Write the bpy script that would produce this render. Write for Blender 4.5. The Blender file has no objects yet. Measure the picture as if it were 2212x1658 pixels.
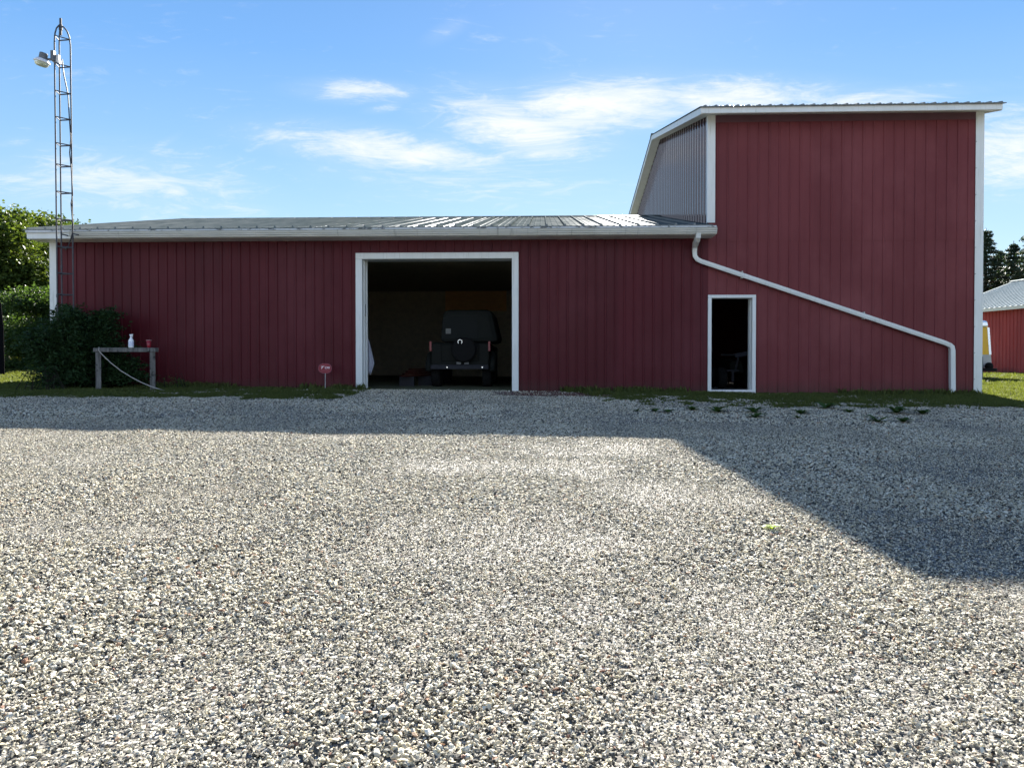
import bpy, math, random
import numpy as np
from mathutils import Vector, Matrix, Euler
R = math.radians
S = bpy.context.scene
col = S.collection
rng = np.random.default_rng(7)
random.seed(7)

# ------------------------------------------------------------------ camera
F = 1662.0            # focal length in units of a 2212 px wide picture
CZ = 0.78             # eye height above the door sill (the yard falls towards the camera)
WY = 18.6             # distance of the front wall
cam = bpy.data.objects.new('camera', bpy.data.cameras.new('camera'))
col.objects.link(cam)
cam.data.sensor_width = 36
cam.data.lens = F / 2212 * 36
cam.data.shift_y = -29.5 / 2212
cam.data.clip_start = 0.05
cam.data.clip_end = 3000
cam.location = (0, 0, CZ)
cam.rotation_euler = (R(90 - 0.85), 0, R(2.27))
S.camera = cam
CM = Euler(cam.rotation_euler).to_matrix()

def at(px, py, Y):
    d = CM @ Vector(((px - 1106) / F, (799.5 - py) / F, -1))
    return Vector((0, 0, CZ)) + d * (Y / d.y)

# ------------------------------------------------------------------ light
SUN = Vector((0.118, 1.0, 0.502)).normalized()
elev = math.asin(SUN.z)
sl = bpy.data.lights.new('sun', 'SUN')
sl.energy = 5.0
sl.angle = R(0.5)
sl.color = (1.0, 0.95, 0.87)
so = bpy.data.objects.new('sun', sl)
so.rotation_euler = SUN.to_track_quat('Z', 'Y').to_euler()
col.objects.link(so)
S.view_settings.view_transform = 'Standard'
S.view_settings.look = 'None'
S.view_settings.exposure = 2.5
S.view_settings.gamma = 1

# ------------------------------------------------------------------ node helpers
class NT:
    def __init__(s, tree):
        s.t = tree; s.n = tree.nodes; s.l = tree.links
    def add(s, typ, **kw):
        n = s.n.new(typ)
        for k, v in kw.items():
            setattr(n, k, v)
        return n
    def put(s, sock, v):
        if isinstance(v, bpy.types.NodeSocket): s.l.new(v, sock)
        elif v is not None:
            if isinstance(v, (tuple, list)) and len(v) == 3 and sock.type == 'RGBA': v = (*v, 1)
            sock.default_value = v
    def math(s, op, a, b=None, c=None, clamp=False):
        n = s.add('ShaderNodeMath', operation=op, use_clamp=clamp)
        s.put(n.inputs[0], a)
        if b is not None: s.put(n.inputs[1], b)
        if c is not None: s.put(n.inputs[2], c)
        return n.outputs[0]
    def mix(s, f, a, b, typ='MIX'):
        n = s.add('ShaderNodeMix', data_type='RGBA', blend_type=typ)
        s.put(n.inputs[0], f); s.put(n.inputs[6], a); s.put(n.inputs[7], b)
        return n.outputs[2]
    def noise(s, vec, scale, detail=4, rough=0.55, dist=0):
        n = s.add('ShaderNodeTexNoise')
        if vec is not None: s.put(n.inputs['Vector'], vec)
        n.inputs['Scale'].default_value = scale
        n.inputs['Detail'].default_value = detail
        n.inputs['Roughness'].default_value = rough
        n.inputs['Distortion'].default_value = dist
        return n.outputs[0]
    def ramp(s, f, stops, interp='LINEAR'):
        n = s.add('ShaderNodeValToRGB')
        cr = n.color_ramp; cr.interpolation = interp
        while len(cr.elements) < len(stops): cr.elements.new(0.5)
        for e, (p, c) in zip(cr.elements, stops):
            e.position = p
            e.color = (*c, 1) if isinstance(c, (tuple, list)) else (c, c, c, 1)
        s.put(n.inputs[0], f)
        return n.outputs[0]
    def maprange(s, v, a, b, c=0, d=1, smooth=False):
        n = s.add('ShaderNodeMapRange')
        if smooth: n.interpolation_type = 'SMOOTHSTEP'
        s.put(n.inputs[0], v)
        for i, x in enumerate((a, b, c, d)): n.inputs[i + 1].default_value = x
        return n.outputs[0]
    def mapping(s, vec, scale=(1, 1, 1), rot=(0, 0, 0), loc=(0, 0, 0)):
        n = s.add('ShaderNodeMapping')
        s.put(n.inputs[0], vec)
        n.inputs['Scale'].default_value = scale
        n.inputs['Rotation'].default_value = rot
        n.inputs['Location'].default_value = loc
        return n.outputs[0]

# ------------------------------------------------------------------ sky
W = bpy.data.worlds.new('World'); S.world = W
W.use_nodes = True
nt = NT(W.node_tree)
for n in list(nt.n): nt.n.remove(n)
out = nt.add('ShaderNodeOutputWorld')
bg = nt.add('ShaderNodeBackground')
nt.l.new(bg.outputs[0], out.inputs[0])
sky = nt.add('ShaderNodeTexSky', sky_type='NISHITA', sun_disc=False)
sky.sun_elevation = elev
sky.sun_rotation = math.atan2(SUN.x, SUN.y)
sky.altitude = 200
sky.air_density = 1.0
sky.dust_density = 0.15
sky.ozone_density = 2.5
tc = nt.add('ShaderNodeTexCoord')
sep = nt.add('ShaderNodeSeparateXYZ')
nt.l.new(tc.outputs['Generated'], sep.inputs[0])
yy = nt.math('MAXIMUM', sep.outputs[1], 0.05)
u = nt.math('DIVIDE', sep.outputs[0], yy)
v = nt.math('DIVIDE', sep.outputs[2], yy)
cmb = nt.add('ShaderNodeCombineXYZ')
nt.put(cmb.inputs[0], u); nt.put(cmb.inputs[1], v)
uv = cmb.outputs[0]
def pix_uv(px, py):
    d = at(px, py, 1.0) - Vector((0, 0, CZ))
    return d.x, d.z
total = None
# (centre px, half-size px, tilt degrees, amount)
CL = [((1280, 228), (260, 70), -4, 1.0), ((1120, 275), (230, 85), 14, .85), ((860, 328), (360, 55), 8, .8), ((770, 197), (160, 30), 3, .75),
      ((830, 232), (50, 14), -8, .4), ((230, 390), (360, 95), 4, .5), ((30, 385), (120, 22), 2, .5), ((500, 450), (110, 18), 3, .4), ((1850, 212), (330, 26), -3, .6),
      ((1600, 205), (360, 48), 2, .75), ((1020, 380), (420, 80), 5, .42), ((2190, 330), (160, 120), 0, .75), ((340, 320), (60, 14), -30, .3), ((30, 310), (60, 14), -10, .4), ((960, 70), (60, 22), -25, .3)]
for (cx, cy), (hx, hy), tilt, amt in CL:
    u0, v0 = pix_uv(cx, cy)
    m = nt.add('ShaderNodeVectorMath', operation='SUBTRACT')
    nt.put(m.inputs[0], uv); m.inputs[1].default_value = (u0, v0, 0)
    rot = nt.add('ShaderNodeVectorRotate', rotation_type='Z_AXIS')
    nt.put(rot.inputs[0], m.outputs[0]); rot.inputs['Angle'].default_value = R(tilt)
    sc_ = nt.add('ShaderNodeVectorMath', operation='MULTIPLY')
    nt.put(sc_.inputs[0], rot.outputs[0]); sc_.inputs[1].default_value = (F / hx, F / hy, 0)
    ln = nt.add('ShaderNodeVectorMath', operation='LENGTH')
    nt.put(ln.inputs[0], sc_.outputs[0])
    k = nt.maprange(ln.outputs['Value'], 1.35, 0.0, 0, amt, True)
    total = k if total is None else nt.math('MAXIMUM', total, k)
wv = nt.mapping(uv, (3.2, 11, 1), (0, 0, R(-8)))
n1 = nt.noise(wv, 1.0, 12, 0.68, 2.2)
n2 = nt.noise(nt.mapping(uv, (9, 42, 1), (0, 0, R(10))), 1.0, 8, 0.66, 2.6)
cn = nt.math('ADD', nt.math('MULTIPLY', n1, 0.62), nt.math('MULTIPLY', n2, 0.5))
thr = nt.math('SUBTRACT', nt.math('ADD', cn, nt.math('MULTIPLY', total, 0.50)), 0.60)
cl = nt.maprange(thr, 0.0, 0.50, 0, 1, True)
cl = nt.math('MAXIMUM', cl, nt.math('MULTIPLY', total, nt.maprange(n1, .35, .7, .12, .5)))
cl = nt.math('MULTIPLY', cl, nt.maprange(sep.outputs[2], 0.0, 0.05, 0, 1))
front = nt.maprange(sep.outputs[1], 0.1, 0.3, 0, 1)
cl = nt.math('MULTIPLY', cl, front)
# clear-air colour by elevation, laid over the physical sky's brightness pattern
el = nt.ramp(sep.outputs[2], [(0.0, (.34, .41, .45)), (.10, (.27, .38, .46)), (.22, (.165, .30, .465)), (.36, (.085, .215, .44)), (.55, (.045, .14, .35)), (1.0, (.015, .055, .17))])
physical = nt.mix(1.0, sky.outputs[0], (.085, .085, .085), 'MULTIPLY')
clear = nt.mix(0.80, physical, el)
cloud = nt.mix(cl, clear, (.47, .485, .50))
# unseen bright cloud bank added behind the camera, fills the shaded front wall
fill_n = nt.noise(nt.mapping(tc.outputs['Generated'], (1, 1, 1.6)), 2.2, 6, .6)
back = nt.math('MULTIPLY', nt.maprange(sep.outputs[1], .05, -.45, 0, 1, True), nt.maprange(sep.outputs[2], .75, .3, 0, 1, True))
cloud = nt.mix(nt.math('MULTIPLY', back, nt.maprange(fill_n, .38, .55, 0, 1, True)), cloud, (.58, .69, .86))
nt.put(bg.inputs[0], cloud)
bg.inputs[1].default_value = 0.385

# ------------------------------------------------------------------ materials
def mat(name, fn):
    m = bpy.data.materials.new(name); m.use_nodes = True
    t = NT(m.node_tree)
    b = t.n['Principled BSDF']
    fn(t, b)
    return m
def objco(t): return t.add('ShaderNodeTexCoord').outputs['Object']
def bump(t, b, h, strength=.3, dist=.01):
    n = t.add('ShaderNodeBump'); n.inputs['Strength'].default_value = strength; n.inputs['Distance'].default_value = dist
    t.put(n.inputs['Height'], h); t.put(b.inputs['Normal'], n.outputs[0])
def plain(name, c, rough=.5, metal=0, var=.15, scale=6, bmp=0, spec=.5, stretch=(1, 1, 1)):
    def f(t, b):
        co = t.mapping(objco(t), stretch)
        n = t.noise(co, scale, 6, .6)
        lo = tuple(x * (1 - var) for x in c); hi = tuple(min(1, x * (1 + var)) for x in c)
        t.put(b.inputs['Base Color'], t.ramp(n, [(.3, lo), (.7, hi)]))
        t.put(b.inputs['Roughness'], t.maprange(n, .3, .7, max(0, rough - .07), min(1, rough + .07)))
        b.inputs['Metallic'].default_value = metal
        b.inputs['Specular IOR Level'].default_value = spec
        if bmp: bump(t, b, t.noise(co, scale * 5, 5), bmp, .01)
    return mat(name, f)

def red_metal(name, base, chalk, rough):
    def f(t, b):
        co = objco(t)
        n = t.noise(t.mapping(co, (1, 1, .25)), .8, 5, .6)
        st = t.noise(t.mapping(co, (14, 14, .35)), 1.0, 4, .6)
        c = t.mix(t.maprange(n, .3, .75), base, chalk)
        s0 = t.add('ShaderNodeSeparateXYZ'); t.put(s0.inputs[0], co)
        wn = t.add('ShaderNodeTexWhiteNoise', noise_dimensions='1D')
        t.put(wn.inputs['W'], t.math('FLOOR', t.math('MULTIPLY', t.math('ADD', s0.outputs[0], s0.outputs[1]), 1.0936)))
        c = t.mix(1.0, c, t.ramp(wn.outputs[0], [(0, .92), (1, 1.07)]), 'MULTIPLY')
        blot = t.noise(t.mapping(co, (1, 1, .7)), .45, 6, .65)
        c = t.mix(t.math('MULTIPLY', t.maprange(blot, .48, .68), .5), c, tuple(x * 1.25 + .012 for x in chalk))
        c = t.mix(t.math('MULTIPLY', t.maprange(st, .5, .8), .2), c, tuple(x * .55 for x in base))
        # splash dirt along the foot
        sp = t.add('ShaderNodeSeparateXYZ'); t.put(sp.inputs[0], co)
        d = t.math('MULTIPLY', t.maprange(t.math('ADD', sp.outputs[2], t.math('MULTIPLY', n, .3)), .45, .1, 0, 1), t.maprange(st, .35, .6, .3, .8))
        c = t.mix(d, c, (.05, .03, .025))
        t.put(b.inputs['Base Color'], c)
        t.put(b.inputs['Roughness'], t.maprange(n, .3, .7, rough - .05, rough + .08))
        b.inputs['Specular IOR Level'].default_value = .16
        bump(t, b, t.noise(t.mapping(co, (1, 1, .3)), 3.0, 3), .12, .02)
    return mat(name, f)
M = {}
M['red'] = red_metal('red_siding', (.062, .006, .0095), (.082, .010, .015), .42)
M['redtall'] = red_metal('red_siding_flare_lift', (.118, .021, .024), (.158, .038, .041), .46)  # same siding made paler and greyer: lens-flare lift put into the colour
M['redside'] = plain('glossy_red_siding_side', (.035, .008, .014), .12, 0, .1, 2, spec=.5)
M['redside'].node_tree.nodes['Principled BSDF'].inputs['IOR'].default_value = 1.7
def white(t, b):
    co = objco(t)
    n = t.noise(t.mapping(co, (1, 1, .4)), 3, 6, .65)
    s = t.noise(t.mapping(co, (25, 25, 1.5)), 1, 4)
    c = t.mix(t.maprange(n, .35, .75), (.66, .68, .66), (.58, .60, .56))
    c = t.mix(t.math('MULTIPLY', t.maprange(s, .58, .75), .45), c, (.30, .30, .25))
    t.put(b.inputs['Base Color'], c); b.inputs['Roughness'].default_value = .4
M['white'] = mat('white_trim', white)
def gutterm(t, b):
    co = objco(t)
    n = t.noise(t.mapping(co, (.5, 1, 3)), 3, 6, .65)
    s = t.noise(t.mapping(co, (12, 1, 1.0)), 1, 5)
    c = t.mix(t.maprange(n, .3, .75), (.50, .50, .45), (.36, .36, .31))
    c = t.mix(t.math('MULTIPLY', t.maprange(s, .6, .72), .5), c, (.10, .10, .08))
    t.put(b.inputs['Base Color'], c); b.inputs['Roughness'].default_value = .4
M['gutter'] = mat('aged_white_gutter', gutterm)
def dripm(t, b):
    co = objco(t)
    s = t.noise(t.mapping(co, (6, 1, 14)), 1, 6, .7)
    c = t.mix(t.maprange(s, .52, .60), (.50, .52, .52), (.05, .055, .05))
    t.put(b.inputs['Base Color'], c); b.inputs['Roughness'].default_value = .5
M['drip'] = mat('stained_drip_edge', dripm)
def roofm(t, b):
    co = objco(t)
    n = t.noise(t.mapping(co, (2.2, .5, .5)), 1.5, 5, .6)
    t.put(b.inputs['Base Color'], t.ramp(n, [(.3, (.050, .062, .057)), (.7, (.09, .102, .097))]))
    b.inputs['Roughness'].default_value = .7; b.inputs['Specular IOR Level'].default_value = 0
    bn = t.add('ShaderNodeBump'); bn.inputs['Strength'].default_value = .035; bn.inputs['Distance'].default_value = .03
    t.put(bn.inputs['Height'], t.noise(co, 2.5, 2))
    g = t.add('ShaderNodeBsdfGlossy'); g.inputs['Color'].default_value = (.9, .92, .95, 1)
    t.put(g.inputs['Roughness'], t.maprange(n, .3, .7, .12, .17)); t.l.new(bn.outputs[0], g.inputs['Normal'])
    ms = t.add('ShaderNodeMixShader'); ms.inputs[0].default_value = .06
    t.l.new(b.outputs[0], ms.inputs[1]); t.l.new(g.outputs[0], ms.inputs[2]); t.l.new(ms.outputs[0], t.n['Material Output'].inputs[0])
M['roof'] = mat('galvanised_roof', roofm)
M['frieze'] = plain('dark_frieze', (.09, .035, .045), .6)
M['dark'] = plain('interior_board', (.42, .38, .28), .9, bmp=.2)
M['ply'] = plain('plywood', (.60, .36, .14), .7, scale=3, stretch=(1, 1, 6))
def woodm(t, b):
    co = objco(t)
    n = t.noise(t.mapping(co, (16, 16, 1.2)), 1.5, 7, .7)
    k = t.noise(co, 11, 5, .7)
    c = t.ramp(n, [(.3, (.035, .033, .03)), (.48, (.11, .105, .095)), (.7, (.21, .20, .185))])
    c = t.mix(t.maprange(k, .56, .64), c, (.02, .02, .018))
    t.put(b.inputs['Base Color'], c); b.inputs['Roughness'].default_value = .85
    bump(t, b, n, .6, .01)
M['wood'] = mat('weathered_wood', woodm)
M['steel'] = plain('tower_steel', (.075, .076, .082), .6, .0, .3, 14, spec=.15)
M['cable'] = plain('black_cable', (.02, .02, .022), .6)
M['grey'] = plain('grey_enamel', (.09, .10, .11), .5)
M['whitebox'] = plain('white_box', (.75, .74, .72), .5)
def lens(t, b):
    b.inputs['Base Color'].default_value = (.55, .60, .45, 1); b.inputs['Roughness'].default_value = .25
    b.inputs['Transmission Weight'].default_value = .35
M['lens'] = mat('refractor_glass', lens)
M['plastic'] = plain('white_plastic', (.82, .84, .84), .35, var=.05)
M['label'] = plain('pale_label', (.62, .66, .78), .5, var=.25, scale=40)
M['cup'] = plain('red_cup_plastic', (.24, .008, .018), .4)
M['cuprim'] = plain('cup_rim', (.5, .3, .28), .35)
M['rope'] = plain('rope_fibre', (.36, .33, .29), .8, scale=60)
M['signred'] = plain('sign_red', (.21, .004, .012), .45, var=.08)
M['signwhite'] = plain('sign_white', (.85, .74, .76), .4, var=.03)
M['signpink'] = plain('sign_pink', (.34, .08, .11), .4, var=.1)
M['vehicle'] = plain('dark_vehicle_paint', (.010, .011, .009), .5, scale=3, spec=.08)
M['tyre'] = plain('tyre_rubber', (.012, .012, .012), .9, spec=.1)
M['canvas'] = plain('dark_canvas', (.018, .02, .018), .9, bmp=.3, spec=.1)
M['tail'] = plain('tail_lamp_red', (.20, .015, .02), .3)
M['chrome'] = plain('chrome', (.8, .8, .78), .2, .9)
M['cloth'] = plain('grey_cloth', (.30, .31, .36), .9, bmp=.4)
M['redpaint'] = plain('red_lumber', (.055, .014, .010), .8, spec=.1)
M['concrete'] = plain('concrete', (.30, .29, .27), .85, bmp=.3)
M['yellow'] = plain('yellow_panel', (.75, .42, .01), .45, var=.05)
M['greypanel'] = plain('grey_panel', (.40, .40, .38), .4, var=.06)
M['alu'] = plain('bright_aluminium', (.75, .78, .8), .25, .8)
M['black'] = plain('black_cover', (.004, .004, .005), .95, spec=.05)
M['pale'] = plain('pale_fender', (.05, .05, .065), .6, spec=.2)
M['dimlight'] = plain('dim_light_grey', (.13, .13, .12), .6)
M['dim'] = plain('dim_grey', (.035, .035, .04), .7, spec=.1)
M['bluewhite'] = M['alu']
M['shedred'] = red_metal('shed_red', (.26, .035, .035), (.33, .055, .05), .5)
def shedroof(t, b):
    n = t.noise(objco(t), 1.2, 4)
    t.put(b.inputs['Base Color'], t.ramp(n, [(.3, (.20, .26, .27)), (.7, (.28, .33, .34))]))
    b.inputs['Specular IOR Level'].default_value = .1; b.inputs['Roughness'].default_value = .8
M['shedroof'] = mat('shed_roof_metal', shedroof)

def leafm(name, dark, light, trans=.35, rough=.55):
    m = bpy.data.materials.new(name); m.use_nodes = True
    t = NT(m.node_tree); b = t.n['Principled BSDF']
    g = t.add('ShaderNodeNewGeometry')
    n = t.noise(objco(t), 1.1, 3)
    f = t.math('ADD', t.math('MULTIPLY', g.outputs['Random Per Island'], .6), t.math('MULTIPLY', n, .45), clamp=True)
    c = t.mix(f, dark, light)
    t.put(b.inputs['Base Color'], c); b.inputs['Roughness'].default_value = rough
    b.inputs['Specular IOR Level'].default_value = .12
    tr = t.add('ShaderNodeBsdfTranslucent'); t.put(tr.inputs[0], t.mix(1.0, c, (1.5, 1.45, .6), 'MULTIPLY'))
    ms = t.add('ShaderNodeMixShader'); ms.inputs[0].default_value = trans
    t.l.new(b.outputs[0], ms.inputs[1]); t.l.new(tr.outputs[0], ms.inputs[2])
    t.l.new(ms.outputs[0], t.n['Material Output'].inputs[0])
    return m
M['leaf'] = leafm('broad_leaves', (.025, .055, .015), (.095, .125, .026), .32)
M['leaf2'] = leafm('dark_leaves', (.022, .05, .018), (.06, .10, .028), .35)
M['bush'] = leafm('shrub_leaves', (.012, .03, .012), (.035, .07, .025), .25)
M['needle'] = leafm('needles', (.015, .034, .022), (.045, .07, .045), .15)
M['grass'] = leafm('grass_blades', (.045, .068, .020), (.125, .145, .045), .35, .7)
M['weed'] = leafm('weed_leaves', (.035, .075, .02), (.08, .13, .03), .3, .6)
M['weedlit'] = leafm('bright_weed_leaves', (.14, .22, .02), (.25, .34, .03), .4, .6)
M['twig'] = plain('dark_twig', (.03, .026, .02), .9, spec=.1)
M['bark'] = plain('bark', (.10, .085, .065), .9, scale=12, bmp=.8)

# ------------------------------------------------------------------ mesh helpers
class MB:
    def __init__(s): s.v = []; s.f = []
    def quadbox(s, pts):           # 8 points: bottom ring 0-3, top ring 4-7
        o = len(s.v); s.v += [tuple(p) for p in pts]
        for f in ((0, 3, 2, 1), (4, 5, 6, 7), (0, 1, 5, 4), (1, 2, 6, 5), (2, 3, 7, 6), (3, 0, 4, 7)):
            s.f.append(tuple(o + i for i in f))
        return s
    def box(s, x0, x1, y0, y1, z0, z1):
        return s.quadbox([(x0, y0, z0), (x1, y0, z0), (x1, y1, z0), (x0, y1, z0), (x0, y0, z1), (x1, y0, z1), (x1, y1, z1), (x0, y1, z1)])
    def tube(s, pts, r, n=8, flat=None):
        pts = [Vector(p) for p in pts]
        rs = r if isinstance(r, (list, tuple)) else [r] * len(pts)
        o = len(s.v)
        up0 = None
        for i, p in enumerate(pts):
            a = pts[max(0, i - 1)]; b = pts[min(len(pts) - 1, i + 1)]
            d = (b - a).normalized()
            if up0 is None:
                up0 = Vector((0, 0, 1)) if abs(d.z) < .9 else Vector((0, 1, 0))
            sx = d.cross(up0).normalized(); up = sx.cross(d).normalized(); up0 = up
            for k in range(n):
                an = 2 * math.pi * (k + .5) / n
                ca, sa = math.cos(an), math.sin(an)
                if flat: 
                    q = max(abs(ca), abs(sa)); e = .75
                    ca, sa = ca / (q ** e), sa / (q ** e)
                    s.v.append(tuple(p + sx * ca * flat[0] + up * sa * flat[1]))
                else:
                    s.v.append(tuple(p + (sx * ca + up * sa) * rs[i]))
        m = len(pts)
        for i in range(m - 1):
            for k in range(n):
                a = o + i * n + k; b = o + i * n + (k + 1) % n
                s.f.append((a, b, b + n, a + n))
        s.f.append(tuple(o + k for k in range(n))[::-1]); s.f.append(tuple(o + (m - 1) * n + k for k in range(n)))
        return s
    def lathe(s, prof, c=(0, 0, 0), n=20, M_=None):
        o = len(s.v); c = Vector(c)
        for r, z in prof:
            for k in range(n):
                an = 2 * math.pi * k / n
                p = Vector((r * math.cos(an), r * math.sin(an), z))
                if M_ is not None: p = M_ @ p
                s.v.append(tuple(c + p))
        for i in range(len(prof) - 1):
            for k in range(n):
                a = o + i * n + k; b = o + i * n + (k + 1) % n
                s.f.append((a, b, b + n, a + n))
        s.f.append(tuple(o + k for k in range(n))[::-1]); s.f.append(tuple(o + (len(prof) - 1) * n + k for k in range(n)))
        return s
    def extrude(s, prof, x0, x1, mp=lambda x, a, b: (x, a, b)):   # closed profile (a,b) swept along x
        o = len(s.v); n = len(prof)
        for x in (x0, x1):
            for a, b in prof: s.v.append(tuple(mp(x, a, b)))
        for k in range(n):
            s.f.append((o + k, o + (k + 1) % n, o + n + (k + 1) % n, o + n + k))
        s.f.append(tuple(range(o, o + n))[::-1]); s.f.append(tuple(range(o + n, o + 2 * n)))
        return s
    def build(s, name, m, parent=None, smooth=False, bevel=0, origin=None):
        me = bpy.data.meshes.new(name)
        rt = parent
        while rt is not None and not rt.get('_root') and rt.parent is not None: rt = rt.parent
        off = Vector(origin) if origin is not None else (rt.location.copy() if rt is not None else Vector((0, 0, 0)))
        me.from_pydata([tuple(Vector(p) - off) for p in s.v], [], s.f)
        me.validate(); me.update()
        if smooth:
            for p in me.polygons: p.use_smooth = True
        me.materials.append(m)
        o = bpy.data.objects.new(name, me); col.objects.link(o)
        if parent is not None: o.parent = parent
        if origin is not None and parent is None: o.location = off
        if bevel:
            md = o.modifiers.new('bevel', 'BEVEL'); md.width = bevel; md.segments = 2; md.limit_method = 'ANGLE'
        return o

def root(name, loc, label, cat, group=None):
    o = bpy.data.objects.new(name, None); col.objects.link(o)
    o.location = loc; o['label'] = label; o['category'] = cat; o['_root'] = 1
    if group: o['group'] = group
    return o
def tag(o, label, cat, group=None, kind=None):
    if label: o['label'] = label
    if cat: o['category'] = cat
    if group: o['group'] = group
    if kind: o['kind'] = kind
    return o
def np_mesh(name, V, Fq, m, parent=None, k=4, smooth=False):
    me = bpy.data.meshes.new(name)
    V = np.asarray(V, dtype=np.float32)
    if parent is not None and parent.get('_root'): V = V - np.array(parent.location, dtype=np.float32)
    Fq = np.asarray(Fq, dtype=np.int32)
    me.vertices.add(len(V)); me.vertices.foreach_set('co', V.ravel())
    me.loops.add(Fq.size); me.loops.foreach_set('vertex_index', Fq.ravel())
    me.polygons.add(len(Fq)); me.polygons.foreach_set('loop_start', np.arange(0, Fq.size, k, dtype=np.int32))
    if smooth: me.polygons.foreach_set('use_smooth', np.ones(len(Fq), dtype=bool))
    me.update(calc_edges=True)
    me.materials.append(m)
    o = bpy.data.objects.new(name, me); col.objects.link(o)
    if parent is not None: o.parent = parent
    return o

def ribbed(u0, u1, spacing, h, w, bumps, phase=0, minor=0):
    """profile list of (u, offset): raised ribs of width w, height h every spacing"""
    pts = [(u0, 0)]
    k = math.ceil((u0 - phase) / spacing)
    u = phase + k * spacing
    while u < u1 - w:
        if u - w > u0:
            pts += [(u - w * .5, 0), (u - w * .28, h), (u + w * .28, h), (u + w * .5, 0)]
            if minor:
                for q in (1 / 3, 2 / 3):
                    m = u + spacing * q
                    if m < u1 - .05: pts += [(m - .02, 0), (m - .01, minor), (m + .01, minor), (m + .02, 0)]
        u += spacing
    pts.append((u1, 0))
    return pts
def sheet(prof, lo, hi, mp, holes=(), steps=1):
    """vertical sheet: prof of (u,off); lo(u)/hi(u) heights; holes (u0,u1,v0,v1)"""
    mb = MB()
    ua, ub = prof[0][0], prof[-1][0]
    us = sorted(set([p[0] for p in prof] + [h[i] for h in holes for i in (0, 1) if ua < h[i] < ub]))
    pu = [p[0] for p in prof]; po = [p[1] for p in prof]
    def off(u): return float(np.interp(u, pu, po))
    for a, b in zip(us[:-1], us[1:]):
        mid = (a + b) / 2
        cuts = sorted([(h[2], h[3]) for h in holes if h[0] < mid < h[1]])
        segs = []; cur = None
        start = ('lo',)
        for c0, c1 in cuts:
            segs.append((start, ('v', c0))); start = ('v', c1)
        segs.append((start, ('hi',)))
        def val(t_, u_): return lo(u_) if t_[0] == 'lo' else hi(u_) if t_[0] == 'hi' else t_[1]
        for s0, s1 in segs:
            va, vb, vc, vd = val(s0, a), val(s0, b), val(s1, b), val(s1, a)
            if vc - vb < 1e-4 and vd - va < 1e-4: continue
            o = len(mb.v)
            mb.v += [tuple(mp(a, off(a), va)), tuple(mp(b, off(b), vb)), tuple(mp(b, off(b), vc)), tuple(mp(a, off(a), vd))]
            mb.f.append((o, o + 1, o + 2, o + 3))
    return mb

# ------------------------------------------------------------------ ground
def gz(x, y):
    x = np.asarray(x, float); y = np.asarray(y, float)
    z = -.025 * np.clip(WY - y, 0, 26) - .0085 * np.clip(x, -16, 16)
    wl = 1 / (1 + np.exp(np.clip((x + 13.5) / .8, -40, 40)))
    z = z + wl * .045 * np.clip(y - 21, 0, 60)
    inside = 1 / (1 + np.exp(-(np.abs(x) - 15) / 1.5))
    z = z + (.004 * np.sin(x * 1.7 + y * .9) * np.sin(y * 1.3 - x * .4) + .006 * np.sin(x * 4.1 + 1) * np.sin(y * 3.7)) * np.clip((WY - .3 - y) / 1.5, 0, 1)
    return z
def on_ground(px, py):
    lo_, hi_ = 1.0, 80.0
    for _ in range(50):
        mid = (lo_ + hi_) / 2
        p = at(px, py, mid)
        if p.z > float(gz(p.x, p.y)): lo_ = mid
        else: hi_ = mid
    p = at(px, py, (lo_ + hi_) / 2); p.z = float(gz(p.x, p.y)); return p
# fraction of grass cover (1 = lawn, 0 = bare gravel) by place
def vnoise(x, y, s, seed):
    r_ = np.random.default_rng(seed); G = r_.random((64, 64))
    X = x * s; Y = y * s; xi = np.floor(X).astype(int); yi = np.floor(Y).astype(int); fx = X - xi; fy = Y - yi
    fx = fx * fx * (3 - 2 * fx); fy = fy * fy * (3 - 2 * fy)
    g = lambda a, b: G[a % 64, b % 64]
    return (g(xi, yi) * (1 - fx) + g(xi + 1, yi) * fx) * (1 - fy) + (g(xi, yi + 1) * (1 - fx) + g(xi + 1, yi + 1) * fx) * fy
def cover(x, y):
    x = np.asarray(x, float); y = np.asarray(y, float)
    n = vnoise(x, y, .9, 1) * .6 + vnoise(x, y, 2.7, 2) * .4
    n2 = vnoise(x, y, 3.5, 3) * .5 + vnoise(x, y, 7.5, 4) * .5
    edge_l = 15.1 + 2.2 * (n - .5) + .05 * (x + 11)          # left strip: front edge
    left = np.clip((y - edge_l) / .7, 0, 1) * np.clip((n2 - .25) * 5, .25, 1) * (x < -4.15)
    left = left * np.where(x > -8.5, np.clip((n2 - .30) * 5, .10, 1), 1)
    er = 15.2 - np.clip((x - 8.2) * .55, 0, 2.2)
    right = np.clip((y - er - 2.6 * (n - .5)) / 1.6, 0, 1) * (x > -.55)
    patch = np.clip((n2 + .10 * np.clip(x, 0, 10) / 2.5 + .08 * np.clip(y - 16.5, -2, 2) - .54 + .12 * (n - .5)) * 6, .0, 1)
    right = right * np.where(x > 8.6, 1, patch)
    right = right * np.clip((x - .9 + .8 * (n2 - .5)) / .6, 0, 1)
    clump = np.clip((vnoise(x, y, 2.4, 61) * .6 + vnoise(x, y, 6.0, 62) * .4 - .60) * 9, 0, .8) * (y > 14.3 + .8 * n) * (x > 1.2) * (x < 9.5)
    right = np.maximum(right, clump)
    far = (y > WY) * 1.0
    return np.clip(np.maximum(np.maximum(left, right), far), 0, 1)

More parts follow.
